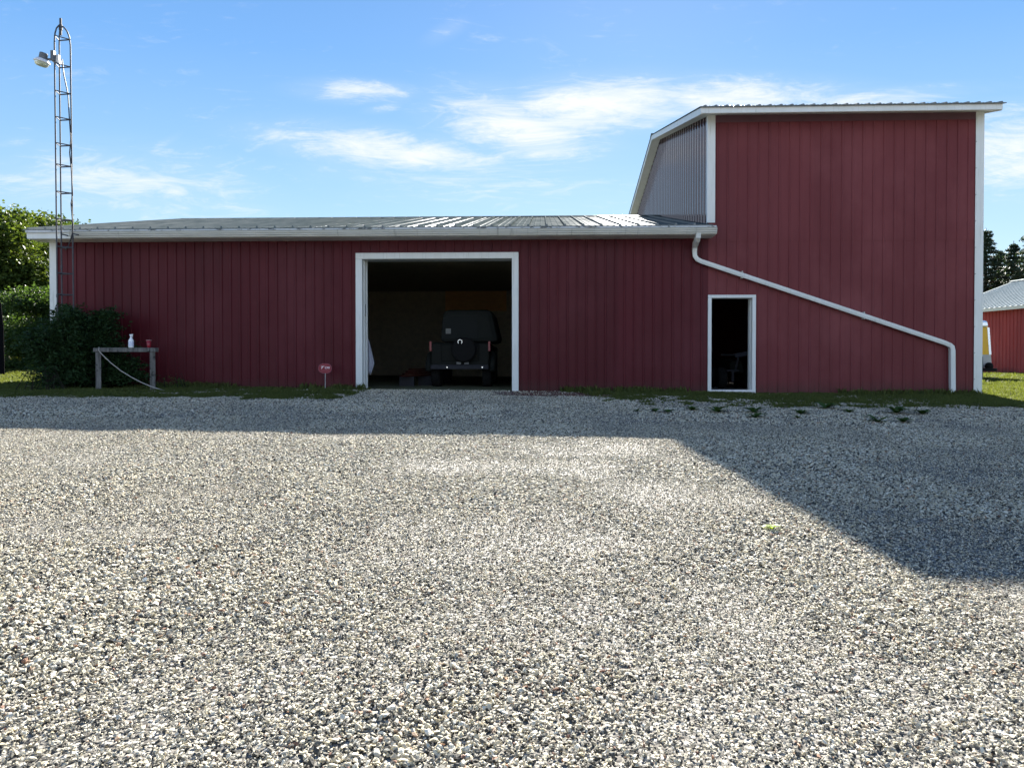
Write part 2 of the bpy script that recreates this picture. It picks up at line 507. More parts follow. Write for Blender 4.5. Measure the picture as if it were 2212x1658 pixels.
def grid(x0, x1, nx, y0, y1, ny):
    xs = np.linspace(x0, x1, nx); ys = np.linspace(y0, y1, ny)
    return xs, ys
xs = np.concatenate([np.linspace(-900, -40, 14)[:-1], np.linspace(-40, -18, 23)[:-1], np.linspace(-18, 18, 181), np.linspace(18, 40, 23)[1:], np.linspace(40, 900, 14)[1:]])
ys = np.concatenate([np.linspace(-300, -8, 10)[:-1], np.linspace(-8, 22, 151), np.linspace(22, 80, 40)[1:], np.linspace(80, 1600, 14)[1:]])
XX, YY = np.meshgrid(xs, ys)
ZZ = gz(XX, YY)
# the slab under the barn stays below the floor
V = np.stack([XX.ravel(), YY.ravel(), ZZ.ravel()], 1)
nx, ny = len(xs), len(ys)
I = (np.arange(ny - 1)[:, None] * nx + np.arange(nx - 1)[None, :]).ravel()
Fq = np.stack([I, I + 1, I + 1 + nx, I + nx], 1)
def groundm(t, b):
    co = objco(t)
    at_ = t.add('ShaderNodeAttribute'); at_.attribute_name = 'cover'
    vor = t.add('ShaderNodeTexVoronoi'); t.put(vor.inputs['Vector'], co); vor.inputs['Scale'].default_value = 42
    vor2 = t.add('ShaderNodeTexVoronoi'); t.put(vor2.inputs['Vector'], co); vor2.inputs['Scale'].default_value = 95
    sv = t.add('ShaderNodeSeparateColor'); t.put(sv.inputs[0], vor.outputs['Color'])
    g = t.ramp(sv.outputs[0], [(0, (.09, .085, .075)), (.4, (.24, .23, .20)), (.8, (.38, .365, .32)), (1, (.45, .44, .40))])
    big = t.noise(co, .6, 4)
    g = t.mix(t.math('MULTIPLY', t.maprange(big, .45, .7), .3), g, (.27, .23, .17))
    gap = t.maprange(vor.outputs['Distance'], .35, .62)
    g = t.mix(t.math('MULTIPLY', gap, .75), g, (.05, .045, .04))
    sx = t.add('ShaderNodeSeparateXYZ'); t.put(sx.inputs[0], co)
    wob = t.math('MULTIPLY', t.math('SUBTRACT', t.noise(co, 2.6, 5), .5), 1.6)
    dx_ = t.math('ABSOLUTE', t.math('SUBTRACT', sx.outputs[0], .55)); dy_ = t.math('ABSOLUTE', t.math('SUBTRACT', sx.outputs[1], 17.9))
    mm = t.math('MULTIPLY', t.maprange(t.math('ADD', dx_, wob), 1.9, 1.1), t.maprange(t.math('ADD', dy_, t.math('MULTIPLY', wob, .5)), 1.2, .7))
    g = t.mix(mm, g, (.13, .055, .045))
    n = t.noise(co, 1.3, 5); nf = t.noise(t.mapping(co, (60, 25, 1)), 1.0, 4)
    gr = t.mix(t.maprange(n, .3, .7), (.085, .115, .025), (.15, .155, .045))
    gr = t.mix(t.maprange(nf, .35, .7), gr, (.045, .06, .018))
    c = t.mix(at_.outputs['Fac'], g, gr)
    t.put(b.inputs['Base Color'], c); b.inputs['Roughness'].default_value = .9
    b.inputs['Specular IOR Level'].default_value = .2
    h = t.math('SUBTRACT', 1.0, vor.outputs['Distance'])
    bump(t, b, t.math('ADD', h, t.math('MULTIPLY', nf, .6)), .8, .012)
M['ground'] = mat('yard_ground', groundm)
ground = np_mesh('ground', V, Fq, M['ground'], smooth=True)
ground['kind'] = 'structure'
a = ground.data.attributes.new('cover', 'FLOAT', 'POINT'); a.data.foreach_set('value', (cover(XX, YY) * .6).ravel().astype(np.float32))

# ------------------------------------------------------------------ scattering (stuff only)
def scatter(name, P, rot, scl, sources, m):
    c = bpy.data.collections.new(name + '_sources')
    for s_ in sources: c.objects.link(s_)
    me = bpy.data.meshes.new(name)
    me.vertices.add(len(P)); me.vertices.foreach_set('co', np.asarray(P, np.float32).ravel())
    for nm, typ, dat in (('rot', 'FLOAT_VECTOR', rot), ('scl', 'FLOAT_VECTOR', scl)):
        q = me.attributes.new(nm, typ, 'POINT'); q.data.foreach_set('vector', np.asarray(dat, np.float32).ravel())
    q = me.attributes.new('pick', 'INT', 'POINT'); q.data.foreach_set('value', rng.integers(0, len(sources), len(P)).astype(np.int32))
    o = bpy.data.objects.new(name, me); col.objects.link(o)
    g = bpy.data.node_groups.new(name, 'GeometryNodeTree')
    g.interface.new_socket('Geometry', in_out='INPUT', socket_type='NodeSocketGeometry')
    g.interface.new_socket('Geometry', in_out='OUTPUT', socket_type='NodeSocketGeometry')
    t = NT(g)
    i_ = t.add('NodeGroupInput'); o_ = t.add('NodeGroupOutput')
    ip = t.add('GeometryNodeInstanceOnPoints')
    ci = t.add('GeometryNodeCollectionInfo'); ci.inputs['Collection'].default_value = c
    ci.inputs['Separate Children'].default_value = True; ci.inputs['Reset Children'].default_value = True
    def att(nm, typ):
        n = t.add('GeometryNodeInputNamedAttribute', data_type=typ); n.inputs['Name'].default_value = nm; return n.outputs[0]
    t.l.new(i_.outputs[0], ip.inputs['Points']); t.l.new(ci.outputs[0], ip.inputs['Instance'])
    ip.inputs['Pick Instance'].default_value = True
    t.l.new(att('pick', 'INT'), ip.inputs['Instance Index'])
    er = t.add('FunctionNodeEulerToRotation'); t.l.new(att('rot', 'FLOAT_VECTOR'), er.inputs[0])
    t.l.new(er.outputs[0], ip.inputs['Rotation'])
    t.l.new(att('scl', 'FLOAT_VECTOR'), ip.inputs['Scale'])
    t.l.new(ip.outputs[0], o_.inputs[0])
    md = o.modifiers.new('scatter', 'NODES'); md.node_group = g
    return o

import bmesh
def stonem(t, b):
    oi = t.add('ShaderNodeObjectInfo')
    r_ = oi.outputs['Random']
    c = t.ramp(r_, [(0, (.03, .03, .03)), (.12, (.09, .09, .09)), (.24, (.24, .235, .22)), (.38, (.50, .48, .42)), (.48, (.66, .61, .48)), (.56, (.38, .375, .36)),
                    (.68, (.72, .71, .67)), (.78, (.48, .45, .37)), (.88, (.84, .83, .80)), (.96, (.52, .49, .43)), (.985, (.36, .22, .15)), (1, (.20, .12, .11))], 'LINEAR')
    co = objco(t)
    n = t.noise(co, 3.0, 6, .7)
    c = t.mix(1.0, c, (1.10, 1.05, .91), 'MULTIPLY')
    c = t.mix(t.maprange(n, .35, .75, 0, .5), c, t.mix(1.0, c, (.5, .49, .46), 'MULTIPLY'))
    t.put(b.inputs['Base Color'], c); b.inputs['Roughness'].default_value = .75
    b.inputs['Specular IOR Level'].default_value = .15
    bump(t, b, t.noise(co, 9, 4), .4, .05)
M['stone'] = mat('crushed_stone', stonem)
def make_stone(seed):
    r_ = np.random.default_rng(seed)
    bm = bmesh.new()
    n = 12
    pts = r_.normal(size=(n, 3)); pts /= np.linalg.norm(pts, axis=1)[:, None]
    pts *= r_.uniform(.75, 1.1, (n, 1)) * .5
    pts *= np.array([r_.uniform(.95, 1.4), r_.uniform(.6, .9), r_.uniform(.36, .6)])
    for p in pts: bm.verts.new(p)
    res = bmesh.ops.convex_hull(bm, input=bm.verts)
    bmesh.ops.delete(bm, geom=[v_ for v_ in bm.verts if not v_.link_faces], context='VERTS')
    me = bpy.data.meshes.new('stone'); bm.to_mesh(me); bm.free()
    me.materials.append(M['stone'])
    return bpy.data.objects.new('stone', me)
stones = [make_stone(100 + i) for i in range(14)]
P = []
def band(y0, y1, dens, smin, smax, lift):
    xw0, xw1 = -.74 * y1 - 1.6, .70 * y1 + 1.6
    n = int((xw1 - xw0) * (y1 - y0) * dens)
    x = rng.uniform(xw0, xw1, n); y = rng.uniform(y0, y1, n)
    keep = (x > -.74 * y - 1.6) & (x < .70 * y + 1.6)
    x, y = x[keep], y[keep]
    cv = cover(x, y)
    keep = rng.random(len(x)) > cv * .93
    inb = (y > WY - .05) & (x > -12) & (x < 10.7)
    keep &= ~inb
    bare = (np.abs(x - .55 + .5 * (vnoise(x, y, 1.5, 51) - .5)) < 1.5) & (y > 16.5 + 1.1 * vnoise(x, y, 1.1, 52))
    keep &= ~(bare & (rng.random(len(x)) < .82))
    x, y = x[keep], y[keep]
    pn = vnoise(x, y, .8, 11) * .6 + vnoise(x, y, 2.1, 12) * .4
    s_ = smin * (smax / smin) ** (rng.random(len(x)) ** 1.5)
    tr = .5 + .5 * np.cos((x + .25 * np.sin(y * .35)) * 3.6)          # faint wheel tracks of finer, packed stone
    s_ *= (.70 + .55 * np.clip((pn - .3) / .4, 0, 1)) * (.86 + .14 * tr)
    z = gz(x, y) + s_ * .12 + rng.random(len(x)) ** 1.4 * lift
    P.append(np.stack([x, y, z, s_], 1))
band(1.4, 4.2, 9000, .008, .030, .010)
band(4.2, 7.0, 5600, .011, .030, .010)
band(7.0, 11.5, 3000, .016, .033, .010)
band(11.5, 18.55, 1050, .024, .042, .008)
A = np.concatenate(P)
rot = np.stack([rng.normal(0, .45, len(A)), rng.normal(0, .45, len(A)), rng.uniform(0, 6.28, len(A))], 1)
gv = scatter('gravel', A[:, :3], rot, np.repeat(A[:, 3:4], 3, 1), stones, M['stone'])
tag(gv, 'loose pale crushed stone covering the whole yard', None, kind='stuff')
print('stones', len(A))

def make_tuft(seed, n=9, h=1.0, spread=.55):
    r_ = np.random.default_rng(seed); Vt = []; Ft = []
    for i in range(n):
        an = r_.uniform(0, 6.28); b0 = r_.normal(0, .16, 2); hh = h * r_.uniform(.55, 1.0)
        le = r_.uniform(.1, spread) * hh; w = .07 * r_.uniform(.7, 1.3)
        d = np.array([math.cos(an), math.sin(an)]); sd = np.array([-d[1], d[0]])
        o = len(Vt)
        for tt, ww in ((0, 1), (.55, .8), (1, .12)):
            c = b0 + d * le * tt ** 2
            Vt.append((*(c - sd * w * ww), hh * (tt - .12 * tt * tt))); Vt.append((*(c + sd * w * ww), hh * (tt - .12 * tt * tt)))
        Ft += [(o, o + 1, o + 3, o + 2), (o + 2, o + 3, o + 5, o + 4)]
    me = bpy.data.meshes.new('tuft'); me.from_pydata(Vt, [], Ft); me.materials.append(M['grass'])
    return bpy.data.objects.new('tuft', me)
tufts = [make_tuft(i) for i in range(8)]
def grass_pts(x0, x1, y0, y1, dens, h0, h1):
    n = int((x1 - x0) * (y1 - y0) * dens)
    x = rng.uniform(x0, x1, n); y = rng.uniform(y0, y1, n)
    k = rng.random(n) < cover(x, y)
    inb = (y > WY - .04) & (x > -11.95) & (x < 10.68)
    k &= ~inb
    x, y = x[k], y[k]
    hn = .6 + .8 * vnoise(x, y, 1.6, 21)
    s_ = rng.uniform(h0, h1, len(x)) * hn
    return np.stack([x, y, gz(x, y) - .004, s_], 1)
xw = rng.uniform(-9.5, 10.3, 1500); xw = xw[(vnoise(xw, xw * 0 + 3, 1.3, 44) > .35) & ~((xw > -4.3) & (xw < -.6)) & ~((xw > 3.9) & (xw < 5.3))]
yw = WY - .06 - rng.random(len(xw)) ** 2 * .35
wallg = np.stack([xw, yw, gz(xw, yw) - .004, rng.uniform(.05, .22, len(xw))], 1)
G = np.concatenate([grass_pts(-14.5, -4.1, 14.0, 18.6, 520, .05, .09),
                    grass_pts(-.5, 8, 14.0, 18.6, 620, .035, .08),
                    grass_pts(8, 14.5, 12.4, 18.6, 620, .045, .085), wallg,
                    grass_pts(-19, -11.9, 18.6, 27, 260, .07, .13), grass_pts(-28, -13, 27, 44, 60, .12, .25),
                    grass_pts(10.7, 19, 18.6, 28, 260, .07, .12), grass_pts(12, 32, 28, 47, 60, .10, .18)])
rot = np.stack([rng.normal(0, .15, len(G)), rng.normal(0, .15, len(G)), rng.uniform(0, 6.28, len(G))], 1)
gs = scatter('grass', G[:, :3], rot, np.stack([G[:, 3] * 1.1, G[:, 3] * 1.1, G[:, 3]], 1), tufts, M['grass'])
tag(gs, 'short grass along the barn wall and on the lawns', None, kind='stuff')
print('tufts', len(G))

# ------------------------------------------------------------------ the barn
X0 = at(112.5, 700, WY).x      # left end of the front wall
XJ = at(1529.5, 700, WY).x     # where the tall part begins
X1 = at(2118, 700, WY).x       # right end
EO = .60                        # eave overhang
RY = 26.05                      # ridge
BY = 2 * RY - WY                # back wall
SL = .209
LZ = 3.88                       # low roof edge height
TZ = 6.60                      # tall roof edge height
lowz = lambda y: LZ + SL * (RY - (WY - EO) - abs(y - RY))
tallz = lambda y: TZ + SL * (RY - (WY - EO) - abs(y - RY))
barn = root('metal_barn', (0, WY, 0), 'long red metal barn with open garage doorway and taller block at its right end', 'barn')
# openings
def wx(px): return at(px, 700, WY).x
def wz(py, px=1172): return at(px, py, WY).z
GX0, GX1, GZ = wx(783), wx(1106), wz(559, 950)
DX0, DX1, DZ = wx(1536.5), wx(1624.4), wz(643.6, 1580)
zb = -.35
holes = [(GX0, GX1, -.02, GZ), (DX0, DX1, .03, DZ)]
mpf = lambda u_, o_, v_: (u_, WY - o_, v_)
pr = ribbed(X0, XJ + .0, .2286, .020, .05, 0, phase=X0 + .16)
sheet(pr, lambda u_: zb, lambda u_: lowz(WY) - .06, mpf, holes).build('wall', M['red'], barn)
# tall block front: lower panels, then upper panels lapped 4 mm proud
ZS = wz(520, 1850)
pr2 = ribbed(XJ, X1, .244, .014, .045, 0, phase=XJ + .2)
holes2 = [(DX0, DX1, .03, DZ)] if DX1 > XJ else []
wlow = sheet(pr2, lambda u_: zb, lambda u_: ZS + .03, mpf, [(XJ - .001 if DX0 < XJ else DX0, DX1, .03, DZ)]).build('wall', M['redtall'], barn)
mpf2 = lambda u_, o_, v_: (u_, WY - o_ - .012, v_)
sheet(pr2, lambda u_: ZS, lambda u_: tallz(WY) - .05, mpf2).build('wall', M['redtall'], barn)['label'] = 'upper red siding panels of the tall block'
wlow['label'] = 'lower red siding panels of the tall block'
# side walls, back wall
def side(x, sgn, zf, zl, m, y0=WY, y1=BY, sp=.2286, h=.02):
    p_ = ribbed(y0, y1, sp, h, .06 if h < .025 else .10, 0, phase=y0 + .12)
    return sheet(p_, zl, lambda q: zf(q) - .05, lambda u_, o_, v_: (x + sgn * o_, u_, v_))
side(X0, -1, lowz, lambda q: -.2, M['red']).build('wall', M['red'], barn)
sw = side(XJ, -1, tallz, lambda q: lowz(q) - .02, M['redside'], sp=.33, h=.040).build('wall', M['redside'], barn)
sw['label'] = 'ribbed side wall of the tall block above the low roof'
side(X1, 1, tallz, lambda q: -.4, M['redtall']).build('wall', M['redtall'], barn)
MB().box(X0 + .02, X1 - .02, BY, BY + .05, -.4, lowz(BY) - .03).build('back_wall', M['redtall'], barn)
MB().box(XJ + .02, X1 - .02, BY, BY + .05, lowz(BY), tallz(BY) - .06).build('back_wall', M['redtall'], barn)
# interior lining, partition and slab
MB().box(X0 + .05, X1 - .05, WY + .02, BY - .02, -.5, -.012).build('floor_slab', M['concrete'], barn)
MB().box(X0 + .05, XJ - .05, BY - .12, BY - .05, 0, 3.9).build('inner_wall', M['dark'], barn)
MB().box(2.2, 2.3, WY + .3, BY - .13, 0, 3.9).build('inner_wall', M['dark'], barn)
MB().box(X0 + .06, 2.18, WY + .56, BY - .13, 3.72, 3.76).build('ceiling_board', M['dark'], barn)
# roof sheets (ribs run up the slope)
def roof_sheet(x0, x1, zf, ya, yb, sp, name, lab, m=None):
    p_ = ribbed(x0, x1, sp, .045 if sp > .3 else .028, .06, 0, phase=x0 + .12, minor=.008)
    mb = MB(); 
    for (a, oa), (b, ob) in zip(p_[:-1], p_[1:]):
        o = len(mb.v)
        for dz in (0, -.02):
            oo = (oa, ob) if dz == 0 else (0, 0)
            mb.v += [(a, ya, zf(ya) + oo[0] + dz), (b, ya, zf(ya) + oo[1] + dz), (b, yb, zf(yb) + oo[1] + dz), (a, yb, zf(yb) + oo[0] + dz)]
        mb.f += [(o, o + 1, o + 2, o + 3), (o + 7, o + 6, o + 5, o + 4), (o + 4, o + 5, o + 1, o)]
        if oa == 0 and a == x0: mb.f.append((o, o + 3, o + 7, o + 4))
        if b == x1: mb.f.append((o + 1, o + 5, o + 6, o + 2))
    ob_ = mb.build(name, m or M['roof'], barn); ob_['label'] = lab
    return ob_
LX0 = at(52, 489, WY - EO).x
TX0 = at(1514, 240, WY - EO).x
TX1 = at(2166, 230, WY - EO).x
YE = WY - EO
YB = 2 * RY - YE
roof_sheet(LX0, XJ - .03, lowz, YE - .05, RY, .427, 'roof', 'low front roof slope of bare ribbed metal')
roof_sheet(LX0, XJ - .03, lowz, YB + .05, RY, .427, 'roof', 'low back roof slope')
roof_sheet(TX0 - .02, TX1 + .06, tallz, YE - .05, RY, .2465, 'roof', 'front roof slope of the tall block')
roof_sheet(TX0 - .02, TX1 + .06, tallz, YB + .05, RY, .2465, 'roof', 'back roof slope of the tall block')
for x0_, x1_, zf in ((LX0, XJ - .03, lowz), (TX0 - .02, TX1 + .06, tallz)):
    zr = zf(RY)
    RC = [o_ for o_ in barn.children if o_.name.startswith('roof')][0 if x0_ == LX0 else 2]
    MB().extrude([(RY - .2, zr + .032 - SL * .2), (RY, zr + .045), (RY + .2, zr + .032 - SL * .2), (RY + .2, zr + .012 - SL * .2), (RY, zr + .02), (RY - .2, zr + .012 - SL * .2)], x0_ + .0, x1_).build('ridge_cap', M['roof'], RC)
# low eave: drip edge, fascia, soffit, gutter
xg = at(153, 500, YE - .05).x; xge = at(1549, 500, YE - .1).x
MB().box(LX0 + .07, XJ + .05, YE, YE + .03, 3.655, LZ - .03).build('fascia', M['white'], barn)
MB().box(LX0 + .07, XJ + .05, YE + .03, WY - .03, 3.65, 3.675).build('soffit', M['white'], barn)
MB().box(LX0 + .06, XJ + .05, YE - .045, YE - .003, LZ - .085, LZ - .026).build('drip_edge', M['drip'], barn)
MB().box(XJ + .004, XJ + .05, YE + .035, WY - .03, 3.68, LZ - .03).build('fascia', M['white'], barn)
gy = YE - .006
gp = [(gy, 3.655), (gy - .075, 3.655), (gy - .085, 3.69), (gy - .105, 3.70), (gy - .105, 3.725), (gy - .122, 3.745), (gy - .125, 3.775), (gy - .112, 3.775), (gy - .108, 3.79), (gy - .13, 3.793), (gy - .13, 3.803), (gy, 3.803)]
MB().extrude(gp, xg, xge).build('gutter', M['gutter'], barn)
# tall eave
MB().box(TX0, TX1, YE, YE + .03, TZ - .155, TZ - .025).build('fascia', M['white'], barn)
MB().quadbox([(TX0 + .01, YE + .03, TZ - .16), (TX1 - .01, YE + .03, TZ - .16), (TX1 - .01, WY - .03, tallz(WY) - .155), (TX0 + .01, WY - .03, tallz(WY) - .155),
              (TX0 + .01, YE + .03, TZ - .14), (TX1 - .01, YE + .03, TZ - .14), (TX1 - .01, WY - .03, tallz(WY) - .135), (TX0 + .01, WY - .03, tallz(WY) - .135)]).build('soffit', M['white'], barn)
zt = tallz(WY) - .155
MB().box(XJ + .15, X1 - .17, WY - .032, WY - .023, zt - .17, zt + .01).build('frieze_board', M['frieze'], barn)
# rakes: board + soffit on both gable sides
def rake(x, xin, zf, d=.15):
    for ya, yb in ((YE + .032, RY), (RY, YB)):
        s0, s1 = min(x, xin), max(x, xin)
        t0 = x if x < xin else x - .03
        za, zc = zf(ya) - .028, zf(yb) - .028
        MB().quadbox([(t0, ya, za - d), (t0 + .03, ya, za - d), (t0 + .03, yb, zc - d), (t0, yb, zc - d), (t0, ya, za), (t0 + .03, ya, za), (t0 + .03, yb, zc), (t0, yb, zc)]).build('rake_board', M['white'], barn)
        MB().quadbox([(s0 + .03, ya, za - d + .01), (s1 - .03, ya, za - d + .01), (s1 - .03, yb, zc - d + .01), (s0 + .03, yb, zc - d + .01), (s0 + .03, ya, za - d + .03), (s1 - .03, ya, za - d + .03), (s1 - .03, yb, zc - d + .03), (s0 + .03, yb, zc - d + .03)]).build('soffit', M['white'], barn)
rake(TX0, XJ, tallz); rake(TX1, X1, tallz); rake(LX0 + .04, X0, lowz, .17)
# corner trims
def corner(x, w, z0, z1, sgn):
    a, b = (x - .028, x + w) if sgn < 0 else (x - w, x + .028)
    mb = MB().box(a, b, WY - .030, WY - .0225, z0, z1)
    if sgn < 0: mb.box(x - .034, x - .028, WY - .030, WY + .14, z0, z1)
    else: mb.box(x + .028, x + .034, WY - .030, WY + .14, z0, z1)
    mb.build('corner_trim', M['white'], barn)
corner(X0, .15, -.2, 3.65, -1)
corner(XJ, .15, lowz(WY) + .02, zt, -1)
corner(X1, .16, -.4, zt, 1)
for zz in np.arange(.3, 6.4, .62):
    MB().lathe([(.009, 0), (.009, .006), (.003, .010)], (X1 - .15, WY - .03, zz), 8, Matrix.Rotation(R(90), 3, 'X')).build('screw', M['steel'], barn)
# garage opening: casing, deep jambs, track stop
cw = wx(783) - wx(769)
f = WY - .034
MB().box(GX0 - cw, GX0, f, WY + .04, -.02, GZ).box(GX1, GX1 + cw, f, WY + .04, -.04, GZ).box(GX0 - cw, GX1 + cw, f, WY + .04, GZ + .001, GZ + cw - .01).build('garage_casing', M['white'], barn, bevel=.006)
jd = .55
jamb = MB().box(GX0 - .04, GX0 - .004, WY + .041, WY + jd, -.01, GZ + .03).box(GX1 + .004, GX1 + .04, WY + .041, WY + jd, -.01, GZ + .03).box(GX0 - .004, GX1 + .004, WY + .041, WY + jd, GZ + .004, GZ + .04) \
    .box(GX0 - .004, GX0 + .022, WY + .16, WY + .20, -.01, GZ + .004).box(GX0 - .004, GX0 + .03, WY + .40, WY + .44, -.01, GZ).build('garage_jamb', M['white'], barn)
hp = at(788.4, 670, WY + .25)
MB().box(GX0 - .004, GX0 + .012, WY + .22, WY + .30, hp.z - .15, hp.z + .15).build('latch_plate', M['steel'], jamb)
# entry door frame (door itself swung out of sight)
cwd = .085
MB().box(DX0 - cwd, DX0, f, WY + .04, -.03, DZ).box(DX1, DX1 + cwd, f, WY + .04, -.05, DZ).box(DX0 - cwd, DX1 + cwd, f, WY + .04, DZ + .001, DZ + .075).build('door_casing', M['white'], barn, bevel=.005)
MB().box(DX0 - .03, DX0 - .004, WY + .041, WY + .30, .03, DZ + .03).box(DX1 + .004, DX1 + .03, WY + .041, WY + .38, .03, DZ + .03).box(DX0 - .004, DX1 + .004, WY + .041, WY + .38, DZ + .004, DZ + .04) \
    .box(DX1 - .014, DX1 + .004, WY + .15, WY + .20, .03, DZ).build('door_jamb', M['white'], barn)
MB().box(DX0, DX1, f + .002, WY + .30, .0, .035).build('door_sill', M['whitebox'], barn)
MB().box(DX0 - .05, DX1 + .05, f - .05, f + .001, -.12, -.004).build('door_step', M['concrete'], barn)
# downspout
ds = []
def dsp(px, py, y): ds.append(at(px, py, y))
pts_ = [(1508.4, 503, YE - .06), (1508, 510, YE - .05), (1506, 517, YE + .05), (1501, 530, WY - .16), (1500, 543, WY - .09), (1501, 553, WY - .085), (1506, 560, WY - .085), (1515, 564.5, WY - .085)]
for p_ in pts_: dsp(*p_)
for k in range(1, 12): dsp(1515 + (2040 - 1515) * k / 12, 564.5 + (740 - 564.5) * k / 12, WY - .085)
for p_ in [(2040, 740, 0), (2050, 744.5, 0), (2055, 749, 0), (2056.5, 757, 0), (2056.5, 775, 0), (2057, 851, 0)]: dsp(p_[0], p_[1], WY - .085)
spout = MB().tube(ds, .07, 12, flat=(.055, .076)).build('downspout', M['white'], barn, smooth=False)
for k in (9, 15):
    q = ds[k]; MB().box(q.x - .012, q.x + .012, WY - .15, WY - .001, q.z - .085, q.z + .085).build('downspout_strap', M['gutter'], spout)

# ------------------------------------------------------------------ things inside the barn
# tall dark vehicle seen from behind
VY = 20.6
def vx(px): return at(px, 740, VY).x
def vz(py): return at(1000, py, VY).z
vc = (vx(930) + vx(1057)) / 2
veh = root('utility_vehicle', (vc, VY, 0), 'dark boxy utility vehicle parked rear first inside the garage opening', 'vehicle')
w = .80
MB().quadbox([(vc - w, VY, .55), (vc + w, VY, .55), (vc + w, VY + 3.6, .55), (vc - w, VY + 3.6, .55), (vc - w, VY + .04, 1.22), (vc + w, VY + .04, 1.22), (vc + w, VY + 3.6, 1.15), (vc - w, VY + 3.6, 1.15)]).build('body', M['vehicle'], veh, bevel=.05)
zr = vz(668)
MB().quadbox([(vc - w + .25, VY + .05, 1.22), (vc + w + .25, VY + .05, 1.22), (vc + w + .25, VY + 2.2, 1.22), (vc - w + .25, VY + 2.2, 1.22),
              (vc - w + .32, VY + .18, zr), (vc + w + .05, VY + .18, zr), (vc + w + .05, VY + 2.0, zr), (vc - w + .32, VY + 2.0, zr)]).build('canopy', M['canvas'], veh, bevel=.14)
MB().quadbox([(vc - .5, VY + .055, 1.32), (vc + .5, VY + .055, 1.32), (vc + .5, VY + .08, 1.32), (vc - .5, VY + .08, 1.32), (vc - .46, VY + .13, zr - .18), (vc + .46, VY + .13, zr - .18), (vc + .46, VY + .15, zr - .18), (vc - .46, VY + .15, zr - .18)]).build('rear_window', plain('smoked_window', (.012, .014, .013), .5, var=.02, spec=.06), veh)
for sx in (-1, 1):
    x_ = vx(930) if sx < 0 else vx(1057)
    MB().box(x_ - .03, x_ + .03, VY - .02, VY + .03, vz(758), vz(737)).build('tail_lamp', M['tail'], veh, bevel=.008)
    for yy_ in (VY + .6, VY + 2.9):
        MB().lathe([(.18, -.12), (.36, -.12), (.39, -.07), (.39, .07), (.36, .12), (.18, .12)], (vc + sx * .70, yy_, .39), 24, Matrix.Rotation(R(90), 3, 'Y')).build('wheel', M['tyre'], veh)
        MB().lathe([(.03, -.10), (.175, -.10), (.175, .10), (.03, .10)], (vc + sx * .70, yy_, .39), 20, Matrix.Rotation(R(90), 3, 'Y')).build('rim', M['dim'], [q_ for q_ in veh.children if q_.name.startswith('wheel')][-1])
MB().box(vc - .52, vc + .52, VY - .006, VY + .05, .70, 1.17).build('tailgate', M['vehicle'], veh, bevel=.03)
for sx in (-1, 1):
    MB().tube([(vc + sx * .86, VY + .6 + .5 * math.cos(a_), .40 + .5 * math.sin(a_)) for a_ in np.linspace(.1, 3.04, 10)], .09, 8).build('fender_flare', M['canvas'], veh, smooth=True)
MB().lathe([(.10, -.09), (.30, -.09), (.34, -.04), (.34, .04), (.30, .09), (.10, .09)], (vc + .12, VY - .11, 1.02), 24, Matrix.Rotation(R(90), 3, 'X')).build('spare_wheel', M['tyre'], veh)
MB().box(vc - .78, vc + .78, VY - .10, VY - .01, .50, .62).build('bumper', M['dim'], veh, bevel=.02)
q = at(993.7, 738, VY - .21)
tr_ = MB()
tr_.tube([(q.x + .055 * math.cos(a_), VY - .21, q.z + .055 * math.sin(a_)) for a_ in np.linspace(-.9, 4.0, 14)], .012, 6)
tr_.build('badge', M['chrome'], veh)
q = at(968, 715, VY); MB().box(q.x - .07, q.x + .07, VY + .035, VY + .05, q.z - .07, q.z + .07).build('sticker', M['dimlight'], veh)
for px_ in (991, 1008):
    q = at(px_, 784, VY - .1); MB().box(q.x - .06, q.x + .06, VY - .115, VY - .1, q.z - .03, q.z + .03).build('reflector_plate', M['dimlight'], veh)
for px_ in (966, 1042):
    q = at(px_, 793, VY - .1); MB().lathe([(.03, 0), (.02, .03)], (q.x, VY - .1, q.z), 10, Matrix.Rotation(R(90), 3, 'X')).build('marker_lamp', M['chrome'], veh)
# plywood panel and shelf beams on the back wall
by = BY - .13
pa, pb = at(962, 620, by), at(1094, 560, by)
MB().box(pa.x, pb.x, by - .02, by, at(1000, 672, by).z, at(1000, 612, by).z).build('plywood_board', M['ply'])
tag(bpy.data.objects['plywood_board'], 'orange brown plywood board on the back wall inside the barn', 'board')
for i, (a_, b_, y_, l_) in enumerate([(1012, 1092, 598, 'upper pale shelf beam on the barn back wall'), (1060, 1086, 606, 'short lower shelf beam on the barn back wall')]):
    p0, p1 = at(a_, y_, by - .3), at(b_, y_, by - .3)
    tag(MB().box(p0.x, p1.x, by - .34, by - .01, p0.z - .03, p0.z + .03).build('shelf_beam', M['wood'], origin=(p0.x, by, p0.z)), l_, 'shelf')
